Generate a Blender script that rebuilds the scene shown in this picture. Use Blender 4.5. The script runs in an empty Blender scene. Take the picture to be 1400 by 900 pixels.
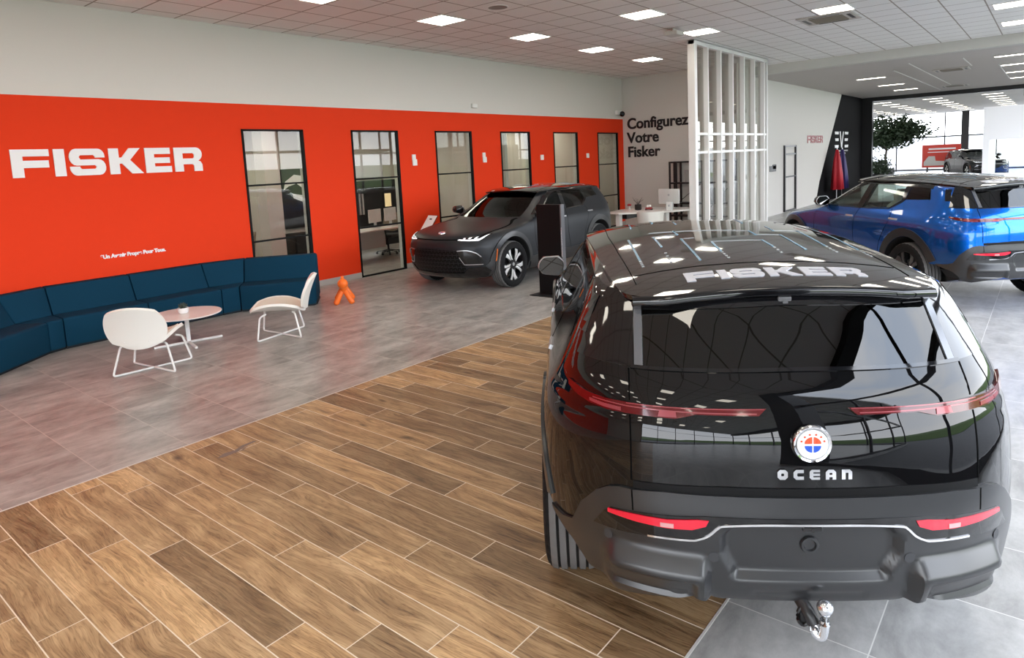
import bpy, bmesh, math, random
import numpy as np
from mathutils import Vector, Matrix
from mathutils.bvhtree import BVHTree
random.seed(7)
PI = math.pi
SC = bpy.context.scene
COL = SC.collection

# ---------------------------------------------------------------- camera
CAM_H = 2.06
cam_d = bpy.data.cameras.new('camera'); cam = bpy.data.objects.new('camera', cam_d); COL.objects.link(cam)
cam_d.sensor_width = 36.0; cam_d.lens = 904.2 / 1400 * 36.0
cam_d.shift_x = 0.0; cam_d.shift_y = -(450 - 337.6) / 1400
cam_d.clip_start = 0.05; cam_d.clip_end = 500
RT = ((0.6296126487224292, -0.7754162057460616, -0.048141670464455305),
      (-0.12738926550128446, -0.04191180323812571, -0.9909668893481618),
      (0.7663940811382681, 0.6300580200391944, -0.1251679023572733))   # right, down, forward
m = Matrix(((RT[0][0], -RT[1][0], -RT[2][0], 0), (RT[0][1], -RT[1][1], -RT[2][1], 0), (RT[0][2], -RT[1][2], -RT[2][2], CAM_H), (0, 0, 0, 1)))
cam.matrix_world = m
SC.camera = cam
# ---------------------------------------------------------------- light, exposure
SC.view_settings.view_transform = 'Standard'; SC.view_settings.look = 'None'
SC.view_settings.exposure = 0.0; SC.view_settings.gamma = 1.0
SC.view_settings.use_curve_mapping = False
LAMP_E = 11.0
SKY_E = 8.5
W = bpy.data.worlds.new('World'); SC.world = W; W.use_nodes = True
wn = W.node_tree; wn.nodes.clear()
wo = wn.nodes.new('ShaderNodeOutputWorld'); wb = wn.nodes.new('ShaderNodeBackground')
tc = wn.nodes.new('ShaderNodeTexCoord'); sp = wn.nodes.new('ShaderNodeSeparateXYZ'); rmp = wn.nodes.new('ShaderNodeValToRGB')
nz = wn.nodes.new('ShaderNodeTexNoise'); nz.inputs['Scale'].default_value = 3.0; nz.inputs['Detail'].default_value = 4
mp = wn.nodes.new('ShaderNodeMapping'); mp.inputs['Scale'].default_value = (1, 1, 2.5)
mx = wn.nodes.new('ShaderNodeMix'); mx.data_type = 'RGBA'
rmp.color_ramp.elements[0].position = 0.0; rmp.color_ramp.elements[0].color = (0.92, 0.95, 1.0, 1)
rmp.color_ramp.elements[1].position = 0.7; rmp.color_ramp.elements[1].color = (0.66, 0.77, 0.95, 1)
wn.links.new(tc.outputs['Generated'], sp.inputs[0]); wn.links.new(sp.outputs['Z'], rmp.inputs[0])
wn.links.new(tc.outputs['Generated'], mp.inputs[0]); wn.links.new(mp.outputs[0], nz.inputs['Vector'])
cr = wn.nodes.new('ShaderNodeValToRGB'); cr.color_ramp.elements[0].position = .42; cr.color_ramp.elements[1].position = .68
wn.links.new(nz.outputs['Fac'], cr.inputs[0]); wn.links.new(cr.outputs[0], mx.inputs['Factor'])
wn.links.new(rmp.outputs[0], mx.inputs['A']); mx.inputs['B'].default_value = (0.95, 0.97, 1.0, 1)
wn.links.new(mx.outputs['Result'], wb.inputs[0]); wb.inputs[1].default_value = SKY_E
wn.links.new(wb.outputs[0], wo.inputs[0])

# ---------------------------------------------------------------- materials
MATS = {}
def mat(name, color, rough=0.5, metal=0.0, spec=0.5, emit=None, estr=0.0, coat=0.0, coat_rough=0.03, trans=0.0, ior=1.45):
    if name in MATS: return MATS[name]
    M = bpy.data.materials.new(name); M.use_nodes = True
    b = M.node_tree.nodes['Principled BSDF']
    b.inputs['Base Color'].default_value = (*color, 1); b.inputs['Roughness'].default_value = rough
    b.inputs['Metallic'].default_value = metal; b.inputs['Specular IOR Level'].default_value = spec
    b.inputs['Coat Weight'].default_value = coat; b.inputs['Coat Roughness'].default_value = coat_rough
    b.inputs['Transmission Weight'].default_value = trans; b.inputs['IOR'].default_value = ior
    if emit: b.inputs['Emission Color'].default_value = (*emit, 1); b.inputs['Emission Strength'].default_value = estr
    MATS[name] = M
    return M
def NT(M): return M.node_tree
class G:
    """tiny node-graph helper"""
    def __init__(s, M): s.M = M; s.t = M.node_tree; s.b = s.t.nodes['Principled BSDF']
    def n(s, typ, **kw):
        o = s.t.nodes.new(typ)
        for k, v in kw.items(): setattr(o, k, v)
        return o
    def l(s, a, b): s.t.links.new(a, b)
    def val(s, sock, x):
        if hasattr(x, 'node'): s.l(x, sock)
        else: sock.default_value = x
    def math(s, op, a, b=0.0, c=0.0):
        o = s.n('ShaderNodeMath', operation=op)
        s.val(o.inputs[0], a); s.val(o.inputs[1], b); s.val(o.inputs[2], c)
        return o.outputs[0]
    def mix(s, f, a, b, blend='MIX'):
        o = s.n('ShaderNodeMix', data_type='RGBA', blend_type=blend)
        s.val(o.inputs['Factor'], f)
        for k, x in (('A', a), ('B', b)):
            if hasattr(x, 'node'): s.l(x, o.inputs[k])
            else: o.inputs[k].default_value = (*x, 1)
        return o.outputs['Result']
    def ramp(s, f, stops):
        o = s.n('ShaderNodeValToRGB'); e = o.color_ramp.elements
        while len(e) < len(stops): e.new(0.5)
        for i, (p, c) in enumerate(stops): e[i].position = p; e[i].color = (*c, 1) if len(c) == 3 else c
        s.l(f, o.inputs[0]); return o.outputs[0]
    def noise(s, vec, scale, detail=3, rough=.5, dist=0.0):
        o = s.n('ShaderNodeTexNoise'); o.inputs['Scale'].default_value = scale; o.inputs['Detail'].default_value = detail
        o.inputs['Roughness'].default_value = rough; o.inputs['Distortion'].default_value = dist
        s.l(vec, o.inputs['Vector']); return o.outputs['Fac']
    def xyz(s):
        t = s.n('ShaderNodeNewGeometry'); p = s.n('ShaderNodeSeparateXYZ'); s.l(t.outputs['Position'], p.inputs[0])
        return t.outputs['Position'], p.outputs[0], p.outputs[1], p.outputs[2]
    def comb(s, x, y, z):
        o = s.n('ShaderNodeCombineXYZ')
        for i, v in enumerate((x, y, z)): s.val(o.inputs[i], v)
        return o.outputs[0]
    def bump(s, h, strength=.2, dist=.01):
        o = s.n('ShaderNodeBump'); o.inputs['Strength'].default_value = strength; o.inputs['Distance'].default_value = dist
        s.l(h, o.inputs['Height']); s.l(o.outputs[0], s.b.inputs['Normal'])

def thin_glass(name, tint, refl=1.0, ior=1.45, alpha=None):
    """thin pane: tinted see-through plus mirror reflection by the viewing angle"""
    if name in MATS: return MATS[name]
    M = bpy.data.materials.new(name); M.use_nodes = True; t = M.node_tree; t.nodes.clear()
    o = t.nodes.new('ShaderNodeOutputMaterial'); tr = t.nodes.new('ShaderNodeBsdfTransparent'); gl = t.nodes.new('ShaderNodeBsdfGlossy')
    lw = t.nodes.new('ShaderNodeLayerWeight'); lw.inputs[0].default_value = .5; pw = t.nodes.new('ShaderNodeMath'); pw.operation = 'POWER'; pw.inputs[1].default_value = 5.0
    f0 = ((ior - 1) / (ior + 1)) ** 2; fr = t.nodes.new('ShaderNodeMath'); fr.operation = 'MULTIPLY_ADD'; fr.inputs[1].default_value = 1 - f0; fr.inputs[2].default_value = f0
    t.links.new(lw.outputs['Facing'], pw.inputs[0]); t.links.new(pw.outputs[0], fr.inputs[0]); mxs = t.nodes.new('ShaderNodeMixShader')
    tr.inputs[0].default_value = (*tint, 1); gl.inputs['Roughness'].default_value = 0.0
    gl.inputs[0].default_value = (refl, refl, refl, 1)
    t.links.new(fr.outputs[0], mxs.inputs[0]); t.links.new(tr.outputs[0], mxs.inputs[1]); t.links.new(gl.outputs[0], mxs.inputs[2])
    t.links.new(mxs.outputs[0], o.inputs[0]); MATS[name] = M
    return M

# ---------------------------------------------------------------- mesh helpers
def obj(name, bm, material=None, parent=None, smooth=False, loc=None, auto=None):
    me = bpy.data.meshes.new(name)
    bmesh.ops.recalc_face_normals(bm, faces=bm.faces[:]) if auto != 'keep' else None
    bm.to_mesh(me); bm.free()
    o = bpy.data.objects.new(name, me); COL.objects.link(o)
    if material is not None:
        for mm in (material if isinstance(material, (list, tuple)) else [material]): me.materials.append(mm)
    if smooth:
        me.polygons.foreach_set('use_smooth', [True] * len(me.polygons))
        if smooth is not True: me.set_sharp_from_angle(angle=math.radians(smooth))
    if parent is not None: o.parent = parent
    if loc is not None: o.location = loc
    return o
def tag(o, label, cat, group=None, kind=None):
    o['label'] = label; o['category'] = cat
    if group: o['group'] = group
    if kind: o['kind'] = kind
    return o
def thing(name, label, cat, loc=(0, 0, 0), rz=0.0, group=None):
    o = bpy.data.objects.new(name, None); COL.objects.link(o); o.empty_display_size = .1
    o.location = loc; o.rotation_euler = (0, 0, rz)
    return tag(o, label, cat, group)
def struct(name, bm, m, parent=None, smooth=False):
    o = obj(name, bm, m, parent, smooth)
    if parent is None: o['kind'] = 'structure'
    return o
def dup(root, loc, rz, label, group=None, swap=None):
    def cp(o, par):
        c = o.copy(); COL.objects.link(c)
        if par is not None: c.parent = par
        for ch in list(o.children): cp(ch, c)
        return c
    r = cp(root, None); r.location = loc; r.rotation_euler = (0, 0, rz); r['label'] = label
    if group: r['group'] = group
    return r
def B(): return bmesh.new()
def box(bm, lo, hi, bev=0.0, seg=2, M=None, mi=0):
    r = bmesh.ops.create_cube(bm, size=1.0); vs = r['verts']
    c = [(a + b) / 2 for a, b in zip(lo, hi)]; s = [abs(b - a) for a, b in zip(lo, hi)]
    for v in vs: v.co = Vector((v.co[0] * s[0] + c[0], v.co[1] * s[1] + c[1], v.co[2] * s[2] + c[2]))
    fs = list({f for v in vs for f in v.link_faces})
    if bev > 0:
        es = list({e for v in vs for e in v.link_edges})
        rb = bmesh.ops.bevel(bm, geom=es, offset=min(bev, min(s) * .49), segments=seg, affect='EDGES', profile=.5)
        vs = list({v for f in rb['faces'] for v in f.verts} | {v for v in vs if v.is_valid})
        fs = list({f for v in vs for f in v.link_faces})
    if mi:
        for f in fs: f.material_index = mi
    if M is not None:
        for v in vs: v.co = M @ v.co
    return vs
def prism(bm, pts, axis, a, b, M=None, mi=0, bev=0):
    """extrude a 2-D outline along axis 'x','y' or 'z' between a and b"""
    def p3(p, w):
        return {'x': (w, p[0], p[1]), 'y': (p[0], w, p[1]), 'z': (p[0], p[1], w)}[axis]
    A = [bm.verts.new(p3(p, a)) for p in pts]; Bv = [bm.verts.new(p3(p, b)) for p in pts]
    n = len(pts); fs = [bm.faces.new(A), bm.faces.new(Bv[::-1])]
    for i in range(n): fs.append(bm.faces.new((A[i], Bv[i], Bv[(i + 1) % n], A[(i + 1) % n])))
    for f in fs: f.material_index = mi
    bmesh.ops.recalc_face_normals(bm, faces=fs)
    vs = A + Bv
    if bev:
        es = list({e for f in fs[:2] for e in f.edges})
        rb = bmesh.ops.bevel(bm, geom=es, offset=bev, segments=2, affect='EDGES', profile=.5)
        vs = list({v for f in rb['faces'] for v in f.verts} | {v for v in vs if v.is_valid})
    if M is not None:
        for v in vs: v.co = M @ v.co
    return vs
def frame_axes(d):
    d = d.normalized(); u = d.cross(Vector((0, 0, 1)))
    if u.length < 1e-4: u = Vector((1, 0, 0))
    u.normalize(); return u, u.cross(d).normalized()
def tube(bm, pts, r, n=10, closed=False, caps=True):
    """round bar along a polyline, mitred at the corners"""
    P = [Vector(p) for p in pts]; N = len(P); rings = []
    rr = r if isinstance(r, (list, tuple)) else [r] * N
    up = None
    for i in range(N):
        a = P[i - 1] if (i > 0 or closed) else None; c = P[(i + 1) % N] if (i < N - 1 or closed) else None
        d1 = (P[i] - a).normalized() if a is not None else (c - P[i]).normalized()
        d2 = (c - P[i]).normalized() if c is not None else d1
        t = d1 + d2
        t = d1 if t.length < 1e-6 else t.normalized()
        if up is None: u, w = frame_axes(t)
        else:
            u = up - t * up.dot(t)
            u = frame_axes(t)[0] if u.length < 1e-5 else u.normalized()
            w = t.cross(u).normalized()
        up = u
        rings.append([bm.verts.new(P[i] + (u * math.cos(2 * PI * k / n) + w * math.sin(2 * PI * k / n)) * rr[i]) for k in range(n)])
    for i in range(N if closed else N - 1):
        A, Bv = rings[i], rings[(i + 1) % N]
        for k in range(n): bm.faces.new((A[k], A[(k + 1) % n], Bv[(k + 1) % n], Bv[k]))
    if caps and not closed: bm.faces.new(rings[0][::-1]); bm.faces.new(rings[-1])
def rpath(pts, rad, seg=5, closed=False):
    """polyline with its corners rounded"""
    P = [Vector(p) for p in pts]; out = []; N = len(P)
    for i in range(N):
        if not closed and i in (0, N - 1): out.append(P[i]); continue
        a, b, c = P[i - 1], P[i], P[(i + 1) % N]
        r1 = min(rad, (a - b).length * .49, (c - b).length * .49)
        p, q = b + (a - b).normalized() * r1, b + (c - b).normalized() * r1
        for k in range(seg + 1):
            t = k / seg; out.append(p * (1 - t) ** 2 + b * 2 * t * (1 - t) + q * t * t)
    return out
def lathe(bm, prof, n=32, M=None, cap=True, mi=0):
    """(r, z) profile turned about z"""
    rings = []; new = []
    for r, z in prof:
        if r < 1e-6: v = bm.verts.new((0, 0, z)); rings.append([v]); new.append(v)
        else:
            g = [bm.verts.new((r * math.cos(2 * PI * k / n), r * math.sin(2 * PI * k / n), z)) for k in range(n)]
            rings.append(g); new += g
    for A, Bv in zip(rings, rings[1:]):
        for k in range(n):
            k2 = (k + 1) % n
            if len(A) == 1 and len(Bv) == 1: continue
            f = bm.faces.new((A[0], Bv[k2], Bv[k])) if len(A) == 1 else bm.faces.new((A[k], A[k2], Bv[0])) if len(Bv) == 1 else bm.faces.new((A[k], A[k2], Bv[k2], Bv[k]))
            f.material_index = mi
    if cap:
        for g in (rings[0], rings[-1]):
            if len(g) > 2:
                f = bm.faces.new(g); f.material_index = mi
    if M is not None:
        for v in new: v.co = M @ v.co
    return new
def cyl(bm, a, b, r, n=16, r2=None): tube(bm, [a, b], [r, r if r2 is None else r2], n)
def sphere(bm, c, r, u=16, v=10, s=(1, 1, 1)):
    R = bmesh.ops.create_uvsphere(bm, u_segments=u, v_segments=v, radius=1.0)
    for q in R['verts']: q.co = Vector((q.co[0] * r * s[0] + c[0], q.co[1] * r * s[1] + c[1], q.co[2] * r * s[2] + c[2]))
    return R['verts']
def text_bm(body, size, ext=0.0, spacing=1.0, offset=0.0, align='LEFT'):
    cu = bpy.data.curves.new('t', 'FONT'); cu.body = body; cu.size = size; cu.extrude = ext; cu.space_character = spacing
    cu.offset = offset; cu.align_x = align; cu.resolution_u = 6
    o = bpy.data.objects.new('t', cu); COL.objects.link(o)
    dg = bpy.context.evaluated_depsgraph_get(); dg.update()
    me = bpy.data.meshes.new_from_object(o.evaluated_get(dg))
    bm = bmesh.new(); bm.from_mesh(me)
    bpy.data.objects.remove(o); bpy.data.curves.remove(cu); bpy.data.meshes.remove(me)
    return bm
def xf(bm, M, verts=None):
    for v in (verts or bm.verts): v.co = M @ v.co
    return bm
def basis(o, ex, ey, ez):
    o, ex, ey, ez = Vector(o), Vector(ex), Vector(ey), Vector(ez)
    return Matrix(((ex[0], ey[0], ez[0], o[0]), (ex[1], ey[1], ez[1], o[1]), (ex[2], ey[2], ez[2], o[2]), (0, 0, 0, 1)))

# the wide bold letters of the maker's name as outlines on a unit-height grid: (width, [outline, ...])
def arc(cx, cy, rx, ry, a0, a1, n=8):
    return [(cx + rx * math.cos(math.radians(a0 + (a1 - a0) * k / n)), cy + ry * math.sin(math.radians(a0 + (a1 - a0) * k / n))) for k in range(n + 1)]
def letter(ch):
    if ch == 'F': return 1.5, [[(0, 0), (.44, 0), (.44, .34), (1.42, .34), (1.42, .60), (.44, .60), (.44, .75), (1.46, .75), (1.46, 1), (0, 1)]]
    if ch == 'I': return .48, [[(0, 0), (.44, 0), (.44, 1), (0, 1)]]
    if ch == 'S':
        o = arc(1.22, .30, .30, .30, 90, -90) + arc(.30, .30, .30, .30, 270, 180) + [(0, .34), (.42, .34), (.42, .30), (.48, .24), (1.06, .24), (1.12, .31), (1.06, .375)]
        o += arc(.30, .69, .30, .315, 270, 90) + arc(1.20, .70, .30, .30, 90, 0) + [(1.5, .66), (1.08, .66), (1.08, .70), (1.02, .76), (.46, .76), (.40, .69), (.46, .60)]
        return 1.56, [o]
    if ch == 'K': return 1.52, [[(0, 0), (.44, 0), (.44, .40), (.56, .40), (.98, 0), (1.52, 0), (.94, .54), (1.44, 1), (.92, 1), (.56, .64), (.44, .64), (.44, 1), (0, 1)]]
    if ch == 'E': return 1.3, [[(0, 0), (1.26, 0), (1.26, .25), (.44, .25), (.44, .38), (1.2, .38), (1.2, .61), (.44, .61), (.44, .75), (1.24, .75), (1.24, 1), (0, 1)]]
    if ch == 'R':
        o = [(0, 0), (.44, 0), (.44, .30), (.92, .30), (1.0, .24), (1.0, 0), (1.44, 0), (1.44, .28), (1.36, .40), (1.24, .46)] + arc(1.16, .73, .30, .27, -60, 90) + [(0, 1), (0, .5), (.0001, .5), (.44, .5), (.44, .75), (.98, .75), (1.04, .69), (1.04, .58), (.98, .52), (.44, .52), (.44, .5)]
        return 1.5, [[(0, 0), (.44, 0), (.44, .30), (.92, .30), (1.0, .24), (1.0, 0), (1.44, 0), (1.44, .28), (1.36, .40), (1.24, .44)] + arc(1.14, .72, .32, .28, -50, 90) + [(0.44, 1), (.44, .76), (.98, .76), (1.04, .70), (1.04, .61), (.98, .54), (.44, .54), (.437, .54), (.437, 1), (0, 1)]]
def name_outlines(word, gap=.13):
    x = 0; out = []
    for ch in word:
        w, os = letter(ch)
        out += [[(p[0] + x, p[1]) for p in o] for o in os]; x += w + gap
    return x - gap, out

# ================================================================ THE ROOM
YW = 10.32      # orange wall
ZC = 4.46       # hall ceiling
XB = 18.2       # end wall with the big lettering
YS = 6.9        # long white side wall beyond it
ZL = 4.22       # lower ceiling beyond the beam
XJ = 34.0       # opening into the next showroom
XF = 58.0       # far glass front

def tile_mat(name, x0, y0, dark, light, rough, tint_line):
    M = mat(name, (.4, .4, .4), rough); g = G(M); pos, x, y, z = g.xyz()
    fx = g.math('FRACT', g.math('DIVIDE', g.math('SUBTRACT', x, x0), .5975)); fy = g.math('FRACT', g.math('DIVIDE', g.math('SUBTRACT', y, y0), .5975))
    ex = g.math('MINIMUM', fx, g.math('SUBTRACT', 1.0, fx)); ey = g.math('MINIMUM', fy, g.math('SUBTRACT', 1.0, fy))
    line = g.math('LESS_THAN', g.math('MINIMUM', ex, ey), .0045)
    ix = g.math('FLOOR', g.math('DIVIDE', g.math('SUBTRACT', x, x0), .5975)); iy = g.math('FLOOR', g.math('DIVIDE', g.math('SUBTRACT', y, y0), .5975))
    wnz = g.n('ShaderNodeTexWhiteNoise', noise_dimensions='2D'); g.l(g.comb(ix, iy, 0.0), wnz.inputs['Vector'])
    off = g.math('MULTIPLY', wnz.outputs['Value'], 37.0)
    v1 = g.comb(g.math('ADD', g.math('MULTIPLY', x, .55), off), g.math('MULTIPLY', y, 1.0), off)
    n1 = g.noise(v1, 3.4, 7, .70, .25); n2 = g.noise(v1, 14.0, 4, .6, .3)
    f = g.math('ADD', g.math('MULTIPLY', n1, .88), g.math('MULTIPLY', n2, .12))
    c = g.ramp(f, [(.35, dark), (.66, light)])
    g.l(g.mix(line, c, tint_line), g.b.inputs['Base Color'])
    g.val(g.b.inputs['Roughness'], g.math('ADD', g.math('MULTIPLY', n1, .10), rough - .05))
    g.bump(g.math('MULTIPLY', line, -1.0), .10, .004)
    return M
M_tileL = tile_mat('grey_tile_lounge', 1.578, 5.28, (.20, .188, .175), (.49, .47, .445), .30, (.50, .46, .42))
M_tileR = tile_mat('grey_tile_hall', 2.772, .503, (.27, .268, .262), (.52, .515, .505), .30, (.68, .67, .64))
def wood_mat():
    M = mat('oak_look_plank_tile', (.3, .2, .1), .38); g = G(M); pos, x, y, z = g.xyz()
    px = g.math('DIVIDE', g.math('SUBTRACT', x, .918), .2017); i = g.math('FLOOR', px); fx = g.math('FRACT', px)
    py = g.math('DIVIDE', g.math('ADD', g.math('SUBTRACT', y, 3.20), g.math('MULTIPLY', i, .3005)), 1.202); j = g.math('FLOOR', py); fy = g.math('FRACT', py)
    ex = g.math('MULTIPLY', g.math('MINIMUM', fx, g.math('SUBTRACT', 1.0, fx)), .2017)
    ey = g.math('MULTIPLY', g.math('MINIMUM', fy, g.math('SUBTRACT', 1.0, fy)), 1.202)
    line = g.math('LESS_THAN', g.math('MINIMUM', ex, ey), .0029)
    wn1 = g.n('ShaderNodeTexWhiteNoise', noise_dimensions='2D'); g.l(g.comb(i, j, 0.0), wn1.inputs['Vector'])
    h = wn1.outputs['Value']; sc = g.n('ShaderNodeSeparateColor'); g.l(wn1.outputs['Color'], sc.inputs[0])
    off = g.math('MULTIPLY', h, 53.0)
    # long grain, stretched along the plank, bending round knots
    warp = g.noise(g.comb(g.math('MULTIPLY', x, 3.2), g.math('ADD', g.math('MULTIPLY', y, 1.0), off), off), 1.2, 2, .5, .2)
    yy = g.math('ADD', g.math('MULTIPLY', y, 1.15), off)
    g1 = g.noise(g.comb(g.math('ADD', g.math('MULTIPLY', x, 17.0), g.math('MULTIPLY', warp, 3.0)), yy, off), 1.3, 5, .62, .15)
    fine = g.noise(g.comb(g.math('ADD', g.math('MULTIPLY', x, 100.0), g.math('MULTIPLY', warp, 13.0)), g.math('MULTIPLY', yy, 3.2), off), 1.2, 5, .7, .1)
    blot = g.noise(g.comb(g.math('MULTIPLY', x, 3.5), g.math('ADD', g.math('MULTIPLY', y, 1.4), off), 0.0), 1.6, 3, .5, .3)
    rings = g.math('ABSOLUTE', g.math('SINE', g.math('MULTIPLY', g1, 26.0)))
    base = g.ramp(g.math('ADD', g.math('ADD', g.math('MULTIPLY', g1, .42), g.math('MULTIPLY', fine, .28)), g.math('ADD', g.math('MULTIPLY', blot, .24), g.math('MULTIPLY', rings, .06))),
                  [(.35, (.105, .060, .030)), (.43, (.26, .160, .082)), (.53, (.44, .295, .160)), (.65, (.66, .48, .285))])
    tone = g.ramp(h, [(0.0, (.56, .53, .51)), (.22, (.70, .66, .63)), (.45, (.92, .88, .84)), (.8, (1.05, .99, .93)), (1.0, (1.25, 1.18, 1.08))])
    c = g.mix(1.0, base, tone, 'MULTIPLY')
    vein = g.ramp(rings, [(.03, (.62, .56, .50)), (.22, (1, 1, 1))]); c = g.mix(g.math('MULTIPLY', blot, .95), c, g.mix(1.0, c, vein, 'MULTIPLY'))
    # dark knots and checks
    kv = g.n('ShaderNodeTexVoronoi'); kv.inputs['Scale'].default_value = 1.0
    g.l(g.comb(g.math('ADD', g.math('MULTIPLY', x, 5.0), g.math('MULTIPLY', warp, 1.2)), g.math('ADD', g.math('MULTIPLY', y, 1.9), off), off), kv.inputs['Vector'])
    kn = g.ramp(kv.outputs['Distance'], [(.02, (1, 1, 1)), (.15, (0, 0, 0))])
    keep = g.math('MULTIPLY', kn, g.math('GREATER_THAN', sc.outputs['Green'], .30))
    c = g.mix(g.math('MULTIPLY', keep, .85), c, (.05, .027, .014))
    g.l(g.mix(line, c, (.78, .68, .56)), g.b.inputs['Base Color'])
    g.val(g.b.inputs['Roughness'], g.math('ADD', .33, g.math('MULTIPLY', g1, .16)))
    g.bump(g.math('SUBTRACT', g.math('MULTIPLY', fine, .3), g.math('MULTIPLY', line, 1.5)), .12, .003)
    return M
M_wood = wood_mat()
def paint_mat(name, col, rough=.6, bumpy=.03):
    M = mat(name, col, rough); g = G(M); pos, *_ = g.xyz(); g.bump(g.noise(pos, 180, 2), bumpy, .002); return M
M_orange = mat('orange_red_wall_paint', (.76, .042, .007), .7, 0, .22)
M_white = paint_mat('white_wall_paint', (.68, .655, .62), .7)
M_black = mat('satin_black', (.012, .012, .013), .35)
M_blackpaint = mat('black_wall_paint', (.006, .0055, .0065), .8, 0, .1)
M_frame = mat('black_window_frame', (.006, .006, .0065), .55, 0, .15)
M_base = paint_mat('grey_skirting', (.42, .38, .35), .45)
M_wm = mat('white_powder_coat', (.80, .79, .77), .35)
M_alu = mat('pale_edge_strip', (.62, .60, .57), .4)
M_pane = thin_glass('window_glass', (.88, .90, .88), .7, 1.48)
M_clear = thin_glass('partition_glass', (.80, .81, .78), .9, 1.45)
M_lamp = mat('lamp_diffuser', (.9, .9, .85), .5, emit=(1.0, .93, .80), estr=LAMP_E)
def ceil_mat():
    M = mat('grid_ceiling_tile', (.6, .57, .53), .8); g = G(M); pos, x, y, z = g.xyz()
    fx = g.math('FRACT', g.math('DIVIDE', g.math('SUBTRACT', x, 3.655), .5985)); fy = g.math('FRACT', g.math('DIVIDE', g.math('SUBTRACT', y, 7.63), .5985))
    e = g.math('MINIMUM', g.math('MINIMUM', fx, g.math('SUBTRACT', 1.0, fx)), g.math('MINIMUM', fy, g.math('SUBTRACT', 1.0, fy)))
    line = g.math('LESS_THAN', e, .019)
    n = g.noise(pos, 160, 3, .7); n2 = g.noise(pos, .6, 2)
    c = g.mix(n2, (.85, .835, .815), (.89, .875, .86)); c = g.mix(g.math('MULTIPLY', n, .25), c, (.60, .57, .54))
    g.l(g.mix(line, c, (.33, .285, .25)), g.b.inputs['Base Color']); g.bump(g.math('ADD', n, g.math('MULTIPLY', line, -1.0)), .2, .004)
    return M
M_ceil = ceil_mat()

# floors
bm = B(); box(bm, (-12.2, 5.15, -.12), (XB + .15, 15.0, 0)); struct('floor', bm, M_tileL)
bm = B(); box(bm, (-12.2, 1.095, -.12), (9.3, 5.15, 0)); struct('floor', bm, M_wood)
bm = B(); box(bm, (-12.2, -2.1, -.12), (9.3, 1.095, 0)); box(bm, (-12.2, -9.1, -.12), (.3, -2.1, 0)); box(bm, (9.3, -2.1, -.12), (XB + .15, 5.15, 0)); box(bm, (XB + .15, -6.3, -.12), (XF + .5, 12.5, 0)); struct('floor', bm, M_tileR)
bm = B(); box(bm, (-12.2, 5.146, 0), (9.3, 5.160, .0012)); struct('trim_1', bm, M_alu)
bm = B(); box(bm, (-12.2, 1.086, 0), (9.3, 1.098, .0015)); struct('trim_2', bm, M_alu)

# ceilings
bm = B(); box(bm, (-12.2, -2.1, ZC), (19.5, YW + .3, ZC + .15)); box(bm, (-12.2, -9.1, ZC), (.3, -2.1, ZC + .15)); struct('ceiling', bm, M_ceil)
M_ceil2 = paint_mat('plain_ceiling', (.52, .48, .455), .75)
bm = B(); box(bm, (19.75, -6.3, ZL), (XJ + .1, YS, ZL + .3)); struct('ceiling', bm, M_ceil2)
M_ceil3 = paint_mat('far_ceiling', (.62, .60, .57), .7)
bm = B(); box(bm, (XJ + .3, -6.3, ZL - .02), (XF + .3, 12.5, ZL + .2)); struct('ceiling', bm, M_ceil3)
bm = B(); box(bm, (19.5, -6.3, ZL), (19.8, YS + .1, ZC + .2)); struct('trim_3', bm, mat('beam_paint', (.60, .59, .55), .6))

# orange wall with six tall windows
WX = [5.73, 7.925, 10.13, 12.31, 14.49, 16.70]; WW = 1.165; WZ = 2.83; ZR = 3.235
bm = B(); xs = [-12.2] + [v for a in WX for v in (a, a + WW)] + [XB + .12]
for a, b in zip(xs[0::2], xs[1::2]): box(bm, (a, YW, 0), (b, YW + .14, WZ))
box(bm, (-12.2, YW, WZ), (XB + .12, YW + .14, ZR)); struct('wall_left', bm, M_orange)
bm = B(); box(bm, (-12.2, YW + .012, ZR), (XB + .12, YW + .14, ZC + .1)); struct('wall_left_upper', bm, M_white)
bm = B()
for a, b in zip(xs[0::2], xs[1::2]): box(bm, (a, YW - .014, 0), (b, YW, .105), .003)
struct('baseboard_left', bm, M_base)
for i, a in enumerate(WX):
    bm = B()
    for lo, hi in (((a, 0), (a + .038, WZ)), ((a + WW - .055, 0), (a + WW, WZ)), ((a, 0), (a + WW, .03)), ((a, WZ - .035), (a + WW, WZ)),
                   ((a, .945), (a + WW, .975)), ((a, 1.885), (a + WW, 1.915))):
        box(bm, (lo[0], YW - .012, lo[1]), (hi[0], YW + .035, hi[1]), .003)
    w = struct('window_%d' % (i + 1), bm, M_frame)
    bm = B()
    for lo, hi in (((a - .001, 0), (a + .02, WZ)), ((a + WW - .02, 0), (a + WW + .001, WZ)), ((a, WZ - .02), (a + WW, WZ + .001))): box(bm, (lo[0], YW + .036, lo[1]), (hi[0], YW + .16, hi[1]))
    obj('reveal', bm, M_white, w)
    bm = B(); box(bm, (a + .03, YW + .010, .025), (a + WW - .03, YW + .016, WZ - .03)); obj('pane', bm, M_pane, w)

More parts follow.
